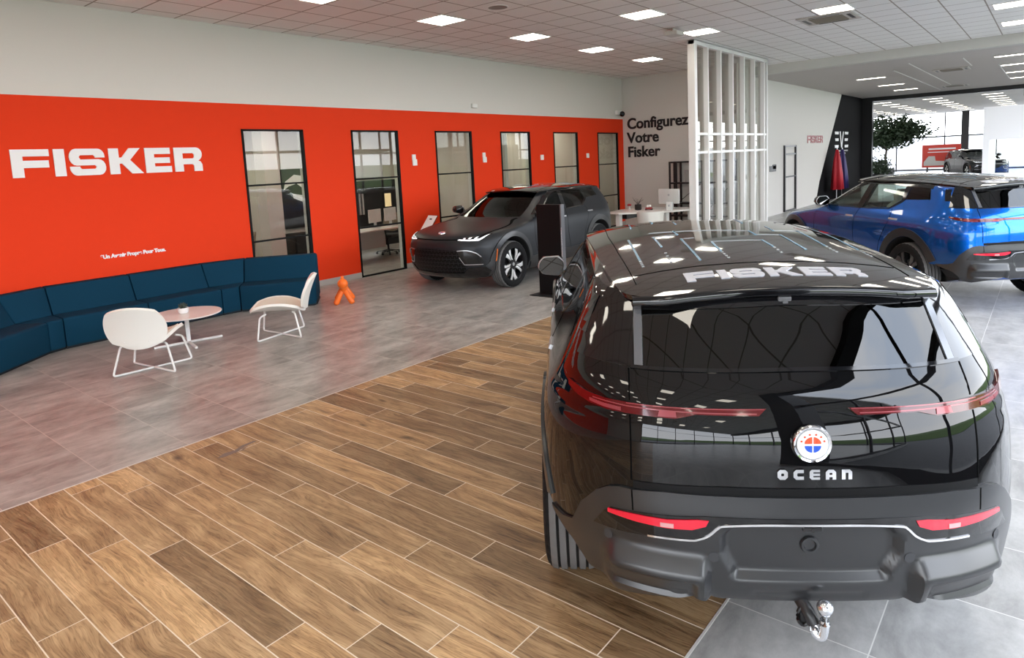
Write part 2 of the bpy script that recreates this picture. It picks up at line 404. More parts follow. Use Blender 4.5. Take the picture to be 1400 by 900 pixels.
# end wall, side wall, partition line
bm = B(); box(bm, (XB, YS - .12, 0), (XB + .14, YW + .14, ZC + .1)); struct('wall_back', bm, M_white)
bm = B(); box(bm, (XB + .14, YS, 0), (XJ, YS + .14, ZC)); struct('wall_back_side', bm, M_white)
bm = B(); prism(bm, [(26.5, 0), (27.0, .8), (30.25, ZL), (XJ - .02, ZL), (XJ - .02, 0)], 'y', YS - .012, YS - .001); struct('trim_4', bm, M_blackpaint)
bm = B(); box(bm, (XJ, 6.47, 0), (XJ + .3, YS + .3, ZL + .2)); struct('wall_end', bm, M_black)
bm = B(); box(bm, (XJ, -6.3, ZL - .17), (XJ + .35, 6.5, ZL + .3)); box(bm, (XJ, .75, ZL - .45), (XJ + .3, 1.05, ZL)); struct('trim_5', bm, M_black)

# the offices behind the windows
M_office = paint_mat('office_wall_paint', (.56, .53, .47), .75)
bm = B(); box(bm, (2.0, 14.6, 0), (XB + .2, 14.75, 3.3)); box(bm, (2.0, YW + .14, 0), (2.15, 14.7, 3.3)); box(bm, (XB + .05, YW + .14, 0), (XB + .2, 14.7, 3.3))
for x in (12.62, 16.2): box(bm, (x, YW + .14, 0), (x + .1, 14.7, 3.3))
struct('wall_office', bm, M_office)
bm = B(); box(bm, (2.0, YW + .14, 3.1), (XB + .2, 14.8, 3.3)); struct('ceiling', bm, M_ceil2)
bm = B(); box(bm, (7.22, 12.25, 0), (7.56, 12.6, 3.1)); struct('trim_6', bm, M_white)
bm = B(); box(bm, (13.4, 14.5, 0), (14.2, 14.6, 2.1)); struct('door_1', bm, M_white)

# glass fronts behind and to the right of the viewpoint (they light the hall and mirror in the cars)
M_mull = mat('dark_facade_mullion', (.03, .03, .032), .4)
def facade(bm, p, q, step, z1=ZC, rails=(.06, 2.9)):
    p, q = Vector((*p, 0)), Vector((*q, 0)); L = (q - p).length; d = (q - p) / L; n = max(1, round(L / step))
    for k in range(n + 1):
        c = p + d * (L * k / n); box(bm, (c[0] - .04, c[1] - .04, 0), (c[0] + .04, c[1] + .04, z1))
    for z in rails:
        a = p; b = q; box(bm, (min(a[0], b[0]) - .03, min(a[1], b[1]) - .03, z - .05), (max(a[0], b[0]) + .03, max(a[1], b[1]) + .03, z + .05))
bm = B(); facade(bm, (.2, -2.0), (19.5, -2.0), 2.75); facade(bm, (.2, -2.0), (.2, -9), 2.3); facade(bm, (-12, -9), (.2, -9), 2.6); facade(bm, (19.5, -2.0), (19.5, -6.2), 2.1); facade(bm, (-12, -9), (-12, 3.0), 2.4); facade(bm, (19.5, -6.2), (XJ, -6.2), 3.0, ZL); facade(bm, (XJ, -6.2), (XF, -6.2), 3.0, ZL)
struct('window_7', bm, M_mull)
bm = B(); box(bm, (.0, -2.25, 0), (.45, -1.8, ZC)); struct('trim_7', bm, mat('dark_column', (.02, .02, .022), .3))
bm = B(); box(bm, (-12.3, 3.0, 0), (-12.1, YW + .3, ZC)); struct('wall_rear', bm, M_white)
bm = B(); box(bm, (-12.2, -9.2, ZC - .35), (.3, -8.9, ZC + .4)); box(bm, (.2, -2.15, ZC - .12), (19.6, -1.9, ZC + .4)); struct('trim_8', bm, M_mull)
# far glass front
bm = B(); facade(bm, (XF, -6.0), (XF, 12.4), 3.1, ZL, (.1, 2.5)); struct('window_8', bm, M_mull)
bm = B(); box(bm, (XF - .9, 4.75, 0), (XF - .5, 5.2, ZL)); struct('trim_9', bm, M_black)
bm = B(); box(bm, (XJ, 12.4, 0), (XF + .3, 12.6, ZL)); struct('wall_far_left', bm, M_white)
# outdoors
M_asph = mat('asphalt', (.10, .10, .105), .85)
g = G(M_asph); pos, *_ = g.xyz(); g.l(g.ramp(g.noise(pos, 9, 5, .7), [(.3, (.07, .07, .075)), (.7, (.16, .16, .16))]), g.b.inputs['Base Color'])
M_grass = mat('grass', (.06, .12, .02), .9); g = G(M_grass); pos, *_ = g.xyz(); g.l(g.ramp(g.noise(pos, 4, 6, .75), [(.3, (.025, .05, .01)), (.7, (.12, .19, .04))]), g.b.inputs['Base Color'])
bm = B(); box(bm, (-90, -90, -.3), (140, 90, -.13)); o = struct('ground', bm, M_asph)
bm = B(); prism(bm, [(-40, -.14), (-13, -.10), (-17, 1.2), (-40, 2.6)], 'x', -60, 90); box(bm, (-70, -30, -.14), (-24, 60, -.02)); struct('ground_grass', bm, M_grass)
bm = B(); box(bm, (63, -20, -.1), (64, 30, 2.6)); struct('wall_outdoor', bm, mat('pale_render', (.7, .7, .72), .8))

# ceiling lamps
def lamp(name, loc, sx, sy, label, group):
    t = thing(name, label, 'ceiling light', loc, 0, group)
    bm = B(); h = .018
    for a in ((-sx, -sy, sx, -sy + h), (-sx, sy - h, sx, sy), (-sx, -sy, -sx + h, sy), (sx - h, -sy, sx, sy)): box(bm, (a[0], a[1], -.012), (a[2], a[3], .01))
    obj('frame', bm, M_wm, t)
    bm = B(); box(bm, (-sx + h, -sy + h, -.006), (sx - h, sy - h, .008)); obj('diffuser', bm, M_lamp, t)
    return t
first = None
rowname = {7.93: 'row nearest the orange wall', 5.52: 'second row out from the orange wall', 3.1: 'third row out from the orange wall', .68: 'row at the right edge'}
ordn = ['nearest', 'second', 'third', 'fourth', 'last']
vis = {7.93: [5.7, 8.1, 10.5, 12.9, 15.3], 5.52: [10.5, 12.9], 3.1: [12.9], .68: [15.3, 17.7]}
for y in (7.93, 5.52, 3.1, .68, -1.74, -4.16):
    for x in (-8.7, -6.3, -3.9, -1.5, .9, 3.3, 5.7, 8.1, 10.5, 12.9, 15.3, 17.7):
        if (y in (5.52, 3.1) and x > 13) or (y > 7 and x > 16): continue
        if y < -1 and (x < -9 or x > -1): continue
        if x in vis.get(y, []):
            k = vis[y].index(x); nm = ordn[k] if len(vis[y]) > 2 else ['nearer', 'farther'][k] if len(vis[y]) == 2 else 'only one in view'
            lab = 'square lit ceiling panel, %s, %s' % (nm, rowname[y])
        else: lab = 'square lit ceiling panel outside the frame, seen only as a reflection'
        if first is None: first = lamp('ceiling_light', (x, y, ZC - .001), .2985, .2985, lab, 'square panels in the hall ceiling')
        else: dup(first, (x, y, ZC - .001), 0, lab, 'square panels in the hall ceiling')
f2 = None
for y, xx, side in ((4.68, (24.3, 27.7, 30.7), 'left'), (.92, (21.9, 24.6, 27.4, 30.0), 'right')):
    for k, x in enumerate(xx):
        lab = 'slim lit ceiling panel, %s of the %s row beyond the beam' % (ordn[k], side)
        if f2 is None: f2 = lamp('ceiling_light', (x, y, ZL - .001), .12, .42, lab, 'slim panels beyond the beam')
        else: dup(f2, (x, y, ZL - .001), 0, lab, 'slim panels beyond the beam')
for y, side in ((8.9, 'far left'), (6.9, 'left'), (4.72, 'middle'), (2.35, 'right')):
    for k in range(9):
        dup(f2, (36.2 + 2.35 * k, y, ZL - .021), 0, 'lit panel in the far showroom ceiling, %s row, number %d' % (side, k + 1), 'lamps of the far showroom')
fo = None
for x in (3.4, 5.6, 6.9, 8.6, 10.2, 11.4, 12.9, 14.4, 15.6, 17.2):  # unseen lamps added to brighten the rooms behind the glass
    for y in (11.6, 13.3):
        lab = 'square office ceiling lamp behind the tall windows'
        dup(first, (x, y, 3.099), 0, lab, 'office lamps behind the windows')

# ================================================================ THE CARS (one body shape, three paints)
# u runs forward from the rear bumper, v to the car's left, z up
LV = np.array([
 # z     W     ur    cr    nr   uf    cf    nf
 (.215, .820, 1.05, .35, 2.8, 4.45, .60, 2.6),
 (.240, .880, .900, .40, 2.7, 4.56, .66, 2.6),
 (.310, .925, .480, .50, 2.6, 4.66, .74, 2.6),
 (.375, .942, .180, .62, 2.6, 4.705, .79, 2.6),
 (.420, .952, .020, .74, 2.6, 4.72, .80, 2.6),
 (.520, .962, -.015, 0.80, 2.6, 4.755, .84, 2.5),
 (.640, .968, -.030, 0.80, 2.6, 4.775, .86, 2.5),
 (.740, .972, -.032, 0.80, 2.6, 4.775, .88, 2.5),
 (.840, .972, -.025, 0.80, 2.6, 4.755, .90, 2.4),
 (.900, .970, -.022, 0.80, 2.6, 4.700, .90, 2.4),
 (.950, .966, -.020, 0.80, 2.6, 4.590, .88, 2.4),
 (.985, .962, -.017, 0.80, 2.6, 4.430, .84, 2.4),
 (1.015, .956, -.013, 0.80, 2.6, 4.200, .78, 2.4),
 (1.045, .948, -.008, 0.80, 2.6, 3.930, .68, 2.4),
 (1.070, .938, .000, 0.76, 2.6, 3.700, .56, 2.4),
 (1.095, .926, .008, 0.76, 2.6, 3.520, .46, 2.4),
 (1.130, .908, .022, .70, 2.6, 3.390, .42, 2.4),
 (1.180, .880, .045, .62, 2.6, 3.270, .42, 2.4),
 (1.240, .850, .090, .560, 2.6, 3.140, .42, 2.4),
 (1.320, .812, .150, .505, 2.6, 2.990, .42, 2.4),
 (1.400, .774, .210, .460, 2.6, 2.845, .42, 2.4),
 (1.470, .738, .262, .430, 2.6, 2.700, .42, 2.5),
 (1.520, .706, .305, .42, 2.6, 2.590, .42, 2.6),
 (1.550, .670, .345, .42, 2.7, 2.510, .42, 2.7),
 (1.565, .630, .40, .42, 2.8, 2.440, .42, 2.8)])
def pchip(x, xk, yk):
    h = np.diff(xk); d = np.diff(yk) / h; mk = np.zeros_like(yk)
    for i in range(1, len(xk) - 1):
        if d[i - 1] * d[i] > 0:
            w1 = 2 * h[i] + h[i - 1]; w2 = h[i] + 2 * h[i - 1]; mk[i] = (w1 + w2) / (w1 / d[i - 1] + w2 / d[i])
    mk[0] = d[0]; mk[-1] = d[-1]
    i = np.clip(np.searchsorted(xk, x) - 1, 0, len(xk) - 2); t = (x - xk[i]) / h[i]
    return (2 * t ** 3 - 3 * t ** 2 + 1) * yk[i] + (t ** 3 - 2 * t ** 2 + t) * h[i] * mk[i] + (-2 * t ** 3 + 3 * t ** 2) * yk[i + 1] + (t ** 3 - t ** 2) * h[i] * mk[i + 1]
def _table():
    zs = np.linspace(LV[0, 0], LV[-1, 0], 1351); T = np.array([[float(pchip(z, LV[:, 0], LV[:, k])) for k in range(1, 8)] for z in zs])
    w = np.exp(-np.linspace(-2.2, 2.2, 61) ** 2 / 2); w /= w.sum(); S = np.empty_like(T)
    for k in range(7):
        e = np.concatenate([2 * T[0, k] - T[30:0:-1, k], T[:, k], 2 * T[-1, k] - T[-2:-32:-1, k]]); S[:, k] = np.convolve(e, w, 'valid')
    return zs, S
_ZT, _LT = _table()
def level(z):
    z = min(max(z, _ZT[0]), _ZT[-1]); f = (z - _ZT[0]) / (_ZT[1] - _ZT[0]); i = min(int(f), len(_ZT) - 2); f -= i
    return _LT[i] * (1 - f) + _LT[i + 1] * f
NQ, NS = 26, 34
def plan_curve(z, inset=0.0):
    """right-hand-free half outline, rear centre to front centre, as (u, v)"""
    Wd, ur, cr, nr, uf, cf, nf = level(z)
    Wd -= inset; ur += inset; uf -= inset
    out = []
    for k in range(NQ):
        t = k / NQ * PI / 2; out.append((ur + cr * (1 - math.cos(t) ** (2 / nr)), Wd * math.sin(t) ** (2 / nr)))
    a, b = ur + cr, uf - cf
    for k in range(NS + 1): out.append((a + (b - a) * k / NS, Wd))
    for k in range(NQ - 1, -1, -1):
        t = k / NQ * PI / 2; out.append((uf - cf * (1 - math.cos(t) ** (2 / nf)), Wd * math.sin(t) ** (2 / nf)))
    return out
def zlist(z0, z1, n=64):
    zs = np.unique(np.concatenate([np.linspace(z0, z1, 54), np.linspace(.93, 1.13, 26), [z0, z1]]))
    return [z for z in zs if z0 <= z <= z1]
def body_rings(z0, z1, inset=0.0):
    R = []
    for z in zlist(z0, z1):
        h = plan_curve(z, inset)
        R.append([(u, v, z) for u, v in h] + [(u, -v, z) for u, v in h[-2:0:-1]])
    return R
ROOFC = np.array([(.20, 1.520), (.35, 1.553), (.6, 1.585), (1.0, 1.612), (1.5, 1.632), (2.0, 1.636), (2.35, 1.615), (2.6, 1.578), (2.8, 1.530)])
def roof_z(u, v): return float(pchip(u, ROOFC[:, 0], ROOFC[:, 1])) - .11 * v * v - .06 * abs(v) ** 4
lvl = level
def sf_R(v, z):                       # rear face: from across and up to a point
    Wd, ur, cr, nr, uf, cf, nf = lvl(z); a = min(abs(v) / Wd, .9999)
    return Vector((ur + cr * (1 - (1 - a ** nr) ** (1 / nr)), v, z))
def sf_F(v, z):
    Wd, ur, cr, nr, uf, cf, nf = lvl(z); a = min(abs(v) / Wd, .9999)
    return Vector((uf - cf * (1 - (1 - a ** nf) ** (1 / nf)), v, z))
def side_v(u, z):
    Wd, ur, cr, nr, uf, cf, nf = lvl(z)
    if u < ur + cr: x = max(0.0, 1 - (u - ur) / cr); return Wd * max(0.0, 1 - x ** nr) ** (1 / nr) if x <= 1 else 0.0
    if u > uf - cf: x = max(0.0, 1 - (uf - u) / cf); return Wd * max(0.0, 1 - x ** nf) ** (1 / nf) if x <= 1 else 0.0
    return Wd
def sf_S(u, z, sg=1): return Vector((u, sg * side_v(u, z), z))
def sf_roof(u, v): return Vector((u, v, roof_z(u, v)))
def surf(kind, sg=1):
    if kind == 'R': return sf_R, Vector((-1, 0, 0))
    if kind == 'F': return sf_F, Vector((1, 0, 0))
    if kind == 'T': return sf_roof, Vector((0, 0, 1))
    return (lambda a, b: sf_S(a, b, sg)), Vector((0, sg, 0))
def panel(bm, poly, kind, off=.003, th=.006, step=.04, sg=1, disp=None, mi=0, hole=None):
    """a skin piece: a flat outline laid onto the body surface, standing off by off, th thick"""
    f, out = surf(kind, sg); t = bmesh.new()
    vs = [t.verts.new((p[0], p[1], 0)) for p in poly]; t.faces.new(vs)
    if hole:
        hv = [t.verts.new((p[0], p[1], 0)) for p in hole]
    xs = [p[0] for p in poly]; ys = [p[1] for p in poly]
    for ax, lo, hi in ((0, min(xs), max(xs)), (1, min(ys), max(ys))):
        n = int((hi - lo) / step)
        for k in range(1, n + 1):
            c = lo + (hi - lo) * k / (n + 1); no = (1, 0, 0) if ax == 0 else (0, 1, 0); co = (c, 0, 0) if ax == 0 else (0, c, 0)
            bmesh.ops.bisect_plane(t, geom=t.verts[:] + t.edges[:] + t.faces[:], plane_co=co, plane_no=no, dist=1e-6)
    bmesh.ops.triangulate(t, faces=[g for g in t.faces if len(g.verts) > 4])
    top, bot = {}, {}
    e = .004
    for v in t.verts:
        a, b = v.co[0], v.co[1]; p = f(a, b)
        n = (f(a + e, b) - f(a - e, b)).cross(f(a, b + e) - f(a, b - e))
        n = out.copy() if n.length < 1e-12 else n.normalized()
        if n.dot(out) < 0: n = -n
        d = off + (disp(a, b) if disp else 0.0)
        top[v] = bm.verts.new(p + n * d); bot[v] = bm.verts.new(p + n * (d - th))
    cnt = {}
    for g in t.faces:
        q = list(g.verts)
        for k in range(len(q)):
            key = frozenset((q[k], q[(k + 1) % len(q)])); cnt[key] = cnt.get(key, 0) + 1
    for g in t.faces:
        q = list(g.verts)
        try:
            F1 = bm.faces.new([top[v] for v in q]); F2 = bm.faces.new([bot[v] for v in q[::-1]]); F1.material_index = F2.material_index = mi
        except ValueError: continue
        for k in range(len(q)):
            a, b = q[k], q[(k + 1) % len(q)]
            if cnt[frozenset((a, b))] == 1:
                F3 = bm.faces.new((top[b], top[a], bot[a], bot[b])); F3.material_index = mi
    t.free()
def mir(poly): return [(-a, b) for a, b in poly[::-1]]
def sym(half):
    """close a left half outline (from the centre line round) with its mirror image"""
    r = [(-a, b) for a, b in half if abs(a) > 1e-9]
    return half + r[::-1]
def strip(pts, w):
    """thin constant-width ribbon outline along a polyline"""
    P = [Vector((a, b)) for a, b in pts]; L, R = [], []
    for i, p in enumerate(P):
        d = (P[min(i + 1, len(P) - 1)] - P[max(i - 1, 0)]).normalized(); n = Vector((-d[1], d[0])) * w / 2
        L.append(tuple(p + n)); R.append(tuple(p - n))
    return L + R[::-1]
def curve_pts(pts, n=6):
    """Catmull-Rom through 2-D points"""
    P = [Vector((a, b)) for a, b in pts]; out = []
    for i in range(len(P) - 1):
        p0, p1, p2, p3 = P[max(i - 1, 0)], P[i], P[i + 1], P[min(i + 2, len(P) - 1)]
        for k in range(n):
            t = k / n; out.append(tuple(.5 * (2 * p1 + (p2 - p0) * t + (2 * p0 - 5 * p1 + 4 * p2 - p3) * t * t + (3 * p1 - p0 - 3 * p2 + p3) * t ** 3)))
    return out + [tuple(P[-1])]

def car_paint(name, col, rough=.16, metal=0.0, coat=1.0, flake=0.0):
    M = mat(name, col, rough, metal, .5 if metal or not coat else .0, coat=coat, coat_rough=.015 if coat else .1)
    return M
P_black = car_paint('black_car_paint', (.0035, .0035, .004), .10, 0, 1.0)
P_blue = car_paint('blue_car_paint', (.0, .11, .52), .25, .9, 1.0)
P_grey = car_paint('matte_graphite_car_paint', (.014, .016, .020), .38, .25, 0.0)
M_clad = mat('satin_grey_cladding', (.016, .0165, .0185), .30, 0, .85)
g = G(M_clad); pos, *_ = g.xyz(); g.bump(g.noise(pos, 400, 2), .02, .001)
M_gloss = mat('gloss_black_trim', (.004, .004, .005), .06, 0, .5, coat=.5)
M_roofg = mat('dark_roof_glass', (.010, .0095, .009), .05, 0, .6, coat=.6)
M_cut = mat('cabin_lining', (.014, .014, .015), .8)
M_glass = thin_glass('car_window_glass', (.80, .86, .84), 1.0, 1.45)
M_glassd = thin_glass('privacy_glass', (.045, .048, .05), 1.0, 1.6)
M_red = mat('tail_light_red', (.085, .002, .004), .10, 0, .5, coat=.5)
M_redb = mat('tail_light_bright_red', (.60, .006, .03), .16, 0, .6, coat=.8, emit=(1.0, .01, .03), estr=.12)
M_redw = mat('tail_light_clear_cell', (.27, .045, .055), .15, .2, .5, coat=.5)
M_chr = mat('chrome', (.85, .85, .87), .08, 1.0)
M_silver = mat('satin_silver', (.62, .62, .65), .3, .85)
M_letter = mat('silver_lettering', (.50, .50, .54), .35, .2)
M_seam = mat('panel_gap', (.0015, .0015, .0015), .9, 0, .1)
M_tyre = paint_mat('tyre_rubber', (.125, .125, .127), .6, .15); M_tside = mat('tyre_sidewall', (.010, .010, .011), .75, 0, .2)  # tread paled by dust and by reflected daylight put into its colour
M_tgroove = mat('tyre_groove', (.003, .003, .003), .9)
M_rimd = mat('dark_rim', (.018, .018, .02), .25, .4)
M_rimw = mat('machined_rim_face', (.80, .80, .80), .28, .6)
M_whitep = mat('white_enamel', (.86, .86, .86), .2, 0, .5, coat=.5)
M_drl = mat('daylight_lamp', (.9, .92, .95), .15, 0, .6, emit=(.95, .97, 1.0), estr=.55)
M_amber = mat('amber_marker', (.55, .12, .02), .25, 0, .5)
M_seatd = mat('dark_seat', (.018, .018, .02), .6)
M_seatw = mat('pale_mint_seat', (.70, .77, .71), .5)
M_mirg = mat('mirror_glass', (.16, .165, .17), .01, 1.0)
M_bluee = mat('badge_blue', (.03, .10, .55), .3); M_ore = mat('badge_orange', (.85, .10, .04), .3)
M_solar = mat('solar_busbar', (.20, .36, .48), .25, .3); M_solar2 = mat('solar_wire', (.34, .36, .37), .35, .3)

ARCH_R = (.95, .41); ARCH_F = (3.865, .405)
def ring(c, r, a0, a1, n=28): return [(c[0] + r * math.cos(math.radians(a0 + (a1 - a0) * k / n)), c[1] + r * math.sin(math.radians(a0 + (a1 - a0) * k / n))) for k in range(n + 1)]
G_FRONT = [(2.98, 1.17), (2.16, 1.178), (2.10, 1.505)] + curve_pts([(2.10, 1.512), (2.30, 1.485), (2.52, 1.405), (2.74, 1.295), (2.98, 1.17)], 4)[1:-1]
G_REAR = [(2.06, 1.18), (1.46, 1.205), (1.27, 1.315), (1.30, 1.49), (1.55, 1.512), (2.00, 1.514)]
G_QUART = [(1.20, 1.325), (.735, 1.345), (.82, 1.48), (1.19, 1.486)]
G_WIND = sym([(0, 1.125), (.45, 1.125), (.70, 1.132), (.635, 1.32), (.555, 1.515), (0, 1.535)])
G_BACK = sym([(0, 1.268), (.553, 1.263), (.535, 1.475), (.50, 1.49), (0, 1.495)])

def make_wheel(parent, u, v, sg):
    """tyre, rim, spokes; lathe axis along v, outer face towards sg"""
    w = obj('wheel', B(), None, parent)
    w.location = (u, v, .39); w.rotation_euler = (-PI / 2 * sg, 0, 0)          # local z points outwards
    bm = B(); R, hw = .39, .128; prof = [(.272, -hw + .02), (.285, -hw + .004), (.33, -hw - .004), (.362, -hw + .006), (.379, -hw + .024)]
    marks = []
    gr = (-.066, -.022, .022, .066)
    prof += [(.3845, -hw + .030)]
    for gx in gr: prof += [(R, gx - .0075), (R - .009, gx - .0060), (R - .009, gx + .0060), (R, gx + .0075)]
    prof += [(.3845, hw - .030), (.379, hw - .024), (.362, hw - .006), (.33, hw + .004), (.285, hw - .004), (.272, hw - .02)]
    n = 144; rings = []
    for r, z in prof:
        row = []
        for k in range(n):
            rr = r
            if abs(z) > .09 and r > .375 and k % 4 == 0: rr -= .006
            row.append(bm.verts.new((rr * math.cos(2 * PI * k / n), rr * math.sin(2 * PI * k / n), z)))
        rings.append(row)
    for i, (A, C) in enumerate(zip(rings, rings[1:])):
        dark = (prof[i][0] < R - .004 and prof[i + 1][0] < R - .004 and abs(prof[i][1]) < .085)
        for k in range(n):
            f = bm.faces.new((A[k], A[(k + 1) % n], C[(k + 1) % n], C[k]))
            f.material_index = 2 if prof[i][0] < .377 or prof[i + 1][0] < .377 else 1 if dark or (abs(prof[i][1]) > .09 and prof[i][0] > .375 and k % 4 in (3, 0) and False) else 0
    obj('tyre', bm, [M_tyre, M_tgroove, M_tside], w, smooth=30)
    bm = B(); lathe(bm, [(.262, -.10), (.284, -.108), (.284, .098), (.278, .108), (.268, .104), (.255, .07), (.25, -.09)], 64, cap=False); obj('rim', bm, M_rimd, w, smooth=40)
    bm = B(); lathe(bm, [(.0, -.02), (.17, -.02), (.18, -.012), (.18, -.002), (.0, 0)], 40); obj('brake_disc', bm, mat('brake_disc', (.12, .12, .125), .4, .8), w, smooth=30)
    bm = B()
    for k in range(5):
        a = 2 * PI * k / 5 + .35
        Mx = Matrix.Rotation(a, 4, 'Z')
        prism(bm, [(.05, -.05), (.17, -.075), (.268, -.135), (.262, -.085), (.275, .02), (.262, .10), (.20, .055), (.05, .05)], 'z', .062, .088, Mx, 0, .004)
        prism(bm, [(.06, -.040), (.17, -.066), (.262, -.122), (.257, -.06), (.20, -.032), (.10, -.006)], 'z', .087, .094, Mx, 1, .002)
        prism(bm, [(.08, .004), (.20, -.020), (.268, .012), (.252, .092), (.20, .05)], 'z', .087, .094, Mx, 1, .002)
    lathe(bm, [(0, .03), (.075, .03), (.085, .07), (.075, .094), (0, .094)], 32)
    obj('spokes', bm, [M_rimd, M_rimw], w, smooth=30)
    bm = B(); lathe(bm, [(0, .09), (.03, .09), (.031, .1), (.026, .104), (0, .104)], 24); obj('hub_cap', bm, M_silver, w, smooth=30)
    return w

def make_car(label):
    t = thing('electric_car', label, 'car', (0, 0, 0), 0, 'cars of the same shape on show')
    # ---- hollow body
    bm = B(); R = body_rings(LV[0, 0], LV[-1, 0]); rr = [[bm.verts.new((p[0], p[1], min(p[2], roof_z(min(max(p[0], .2), 2.8), p[1]) - .016) if p[2] > 1.40 else p[2])) for p in g_] for g_ in R]; n = len(rr[0])
    for a, b in zip(rr, rr[1:]):
        for k in range(n):
            f = bm.faces.new((a[k], a[(k + 1) % n], b[(k + 1) % n], b[k]))
            f.material_index = 2 if (a[k].co[2] + b[k].co[2]) / 2 > 1.515 else 0
    f = bm.faces.new(rr[0][::-1]); f.material_index = 1; f = bm.faces.new(rr[-1]); f.material_index = 2
    body = obj('body', bm, [P_black, M_cut, M_gloss], t)
    cuts = []
    def cutter(bmc):
        o = obj('cut', bmc, [M_cut, M_cut, M_cut]); cuts.append(o)
        o.data.polygons.foreach_set('material_index', [1] * len(o.data.polygons))
    bm = B(); rr = []
    for z in np.linspace(.50, 1.515, 26):
        h = plan_curve(float(z), .055); g_ = [(min(max(u, .10), 3.22), v) for u, v in h]; rr.append([bm.verts.new((u + (k * 1e-5), v, z)) for k, (u, v) in enumerate(g_)] + [bm.verts.new((u + (k * 1e-5), -v, z)) for k, (u, v) in list(enumerate(g_))[-2:0:-1]])
    for a, b in zip(rr, rr[1:]):
        for k in range(len(a)): bm.faces.new((a[k], a[(k + 1) % len(a)], b[(k + 1) % len(a)], b[k]))
    bm.faces.new(rr[0][::-1]); bm.faces.new(rr[-1]); cutter(bm)
    for poly in (G_FRONT, G_REAR, G_QUART):
        for a, b in ((.5, 1.3), (-1.3, -.5)):
            bm = B(); prism(bm, poly, 'y', a, b); cutter(bm)
    bm = B(); prism(bm, G_WIND, 'x', 2.2, 4.2); cutter(bm)
    bm = B(); prism(bm, G_BACK, 'x', -.3, .75); cutter(bm)
    bm = B(); prism(bm, [(-.325, .49), (.325, .49), (.325, .745), (-.325, .745)], 'x', -.2, .05); cutter(bm)
    for s in (1, -1):
        bm = B(); prism(bm, [(s * .735 + .0013 * (s < 0), -.01 * (2 + s)), (s * .742, .40), (s * .825, .505), (s * .885, .565), (s * 1.3, .575), (s * 1.3, -.01)], 'x', -.2 - .011 * s, .93 + .0073 * s); cutter(bm)
    for c in (ARCH_R, ARCH_F):
        for a, b in ((.60, 1.4), (-1.4, -.60)):
            bm = B(); prism(bm, ring(c, .455, 0, 360, 47)[:-1], 'y', a, b); cutter(bm)
    for c in cuts:
        md = body.modifiers.new('b', 'BOOLEAN'); md.operation = 'DIFFERENCE'; md.solver = 'EXACT'; md.object = c
    dg = bpy.context.evaluated_depsgraph_get(); dg.update()
    me = bpy.data.meshes.new_from_object(body.evaluated_get(dg)); body.modifiers.clear(); old = body.data; body.data = me; bpy.data.meshes.remove(old)
    for c in cuts: m_ = c.data; bpy.data.objects.remove(c); bpy.data.meshes.remove(m_)
    me.polygons.foreach_set('use_smooth', [True] * len(me.polygons)); me.set_sharp_from_angle(angle=math.radians(32))
    # wheel wells
    for c in (ARCH_R, ARCH_F):
        for s in (1, -1):
            bm = B(); g_ = ring(c, .457, 20, 148, 30); A = [bm.verts.new((u, s * .60, z)) for u, z in g_]; Bv = [bm.verts.new((u, s * .93, z)) for u, z in g_]
            for k in range(len(g_) - 1): bm.faces.new((A[k], A[k + 1], Bv[k + 1], Bv[k]))
            bm.faces.new(A); obj('wheel_well', bm, M_cut, t)
    # ---- glass
    for nm, poly, kind, sgs, m_ in (('front_door_window', G_FRONT, 'S', (1, -1), M_glass), ('rear_door_window', G_REAR, 'S', (1, -1), M_glass), ('quarter_window', G_QUART, 'S', (1, -1), M_glassd), ('windscreen', G_WIND, 'F', (1,), M_glass), ('rear_window', G_BACK, 'R', (1,), M_glassd)):
        for s in sgs:
            bm = B(); panel(bm, poly, kind, .000, .005, .03, s); obj(nm, bm, m_, t, smooth=30)
    # black pillar and window surrounds
    for s in (1, -1):
        bm = B()
        panel(bm, [(2.175, 1.168), (2.045, 1.172), (1.985, 1.522), (2.115, 1.520)], 'S', .003, .006, .06, s)
        panel(bm, [(1.455, 1.20), (1.262, 1.31), (1.295, 1.495), (1.195, 1.492), (1.205, 1.318), (1.24, 1.285), (1.44, 1.19)], 'S', .003, .006, .06, s)
        panel(bm, [(2.02, 1.512), (1.55, 1.510), (1.29, 1.488), (.82, 1.478), (.78, 1.478), (.80, 1.522), (2.3, 1.522), (2.42, 1.46), (2.30, 1.486), (2.10, 1.513)], 'S', .003, .006, .05, s)
        panel(bm, strip(curve_pts([(3.10, 1.135), (2.76, 1.30), (2.54, 1.415), (2.30, 1.512)], 4), .05), 'S', .004, .006, .06, s)
        panel(bm, strip([(3.06, 1.158), (2.16, 1.168), (1.46, 1.193), (1.27, 1.30)], .014), 'S', .0035, .006, .08, s)
        obj('window_surround', bm, M_gloss, t, smooth=30)
        bm = B(); panel(bm, [(.50, 1.34), (.43, 1.34), (.505, 1.48), (.575, 1.482)], 'S', .004, .006, .04, s); obj('pillar_vent', bm, M_gloss, t)
        bm = B(); panel(bm, [(s * v, z) for v, z in [(.588, 1.258), (.80, 1.262), (.735, 1.40), (.66, 1.515), (.565, 1.515)]], 'R', .003, .006, .04); obj('corner_glass', bm, M_gloss, t, smooth=30)
        bm = B(); panel(bm, [(s * v, z) for v, z in [(.553, 1.258), (.584, 1.258), (.563, 1.50), (.535, 1.50)]], 'R', .006, .012, .05); obj('rear_pillar_strip', bm, mat('grey_gloss_strip', (.16, .165, .18), .18, .4), t, smooth=30)
    bm = B(); panel(bm, sym([(0, 1.470), (.545, 1.455), (.55, 1.515), (0, 1.53)]), 'R', .004, .006, .05)
    panel(bm, sym([(0, 1.258), (.60, 1.253), (.60, 1.264), (0, 1.270)]), 'R', .008, .014, .05); obj('rear_window_surround', bm, M_gloss, t, smooth=30)
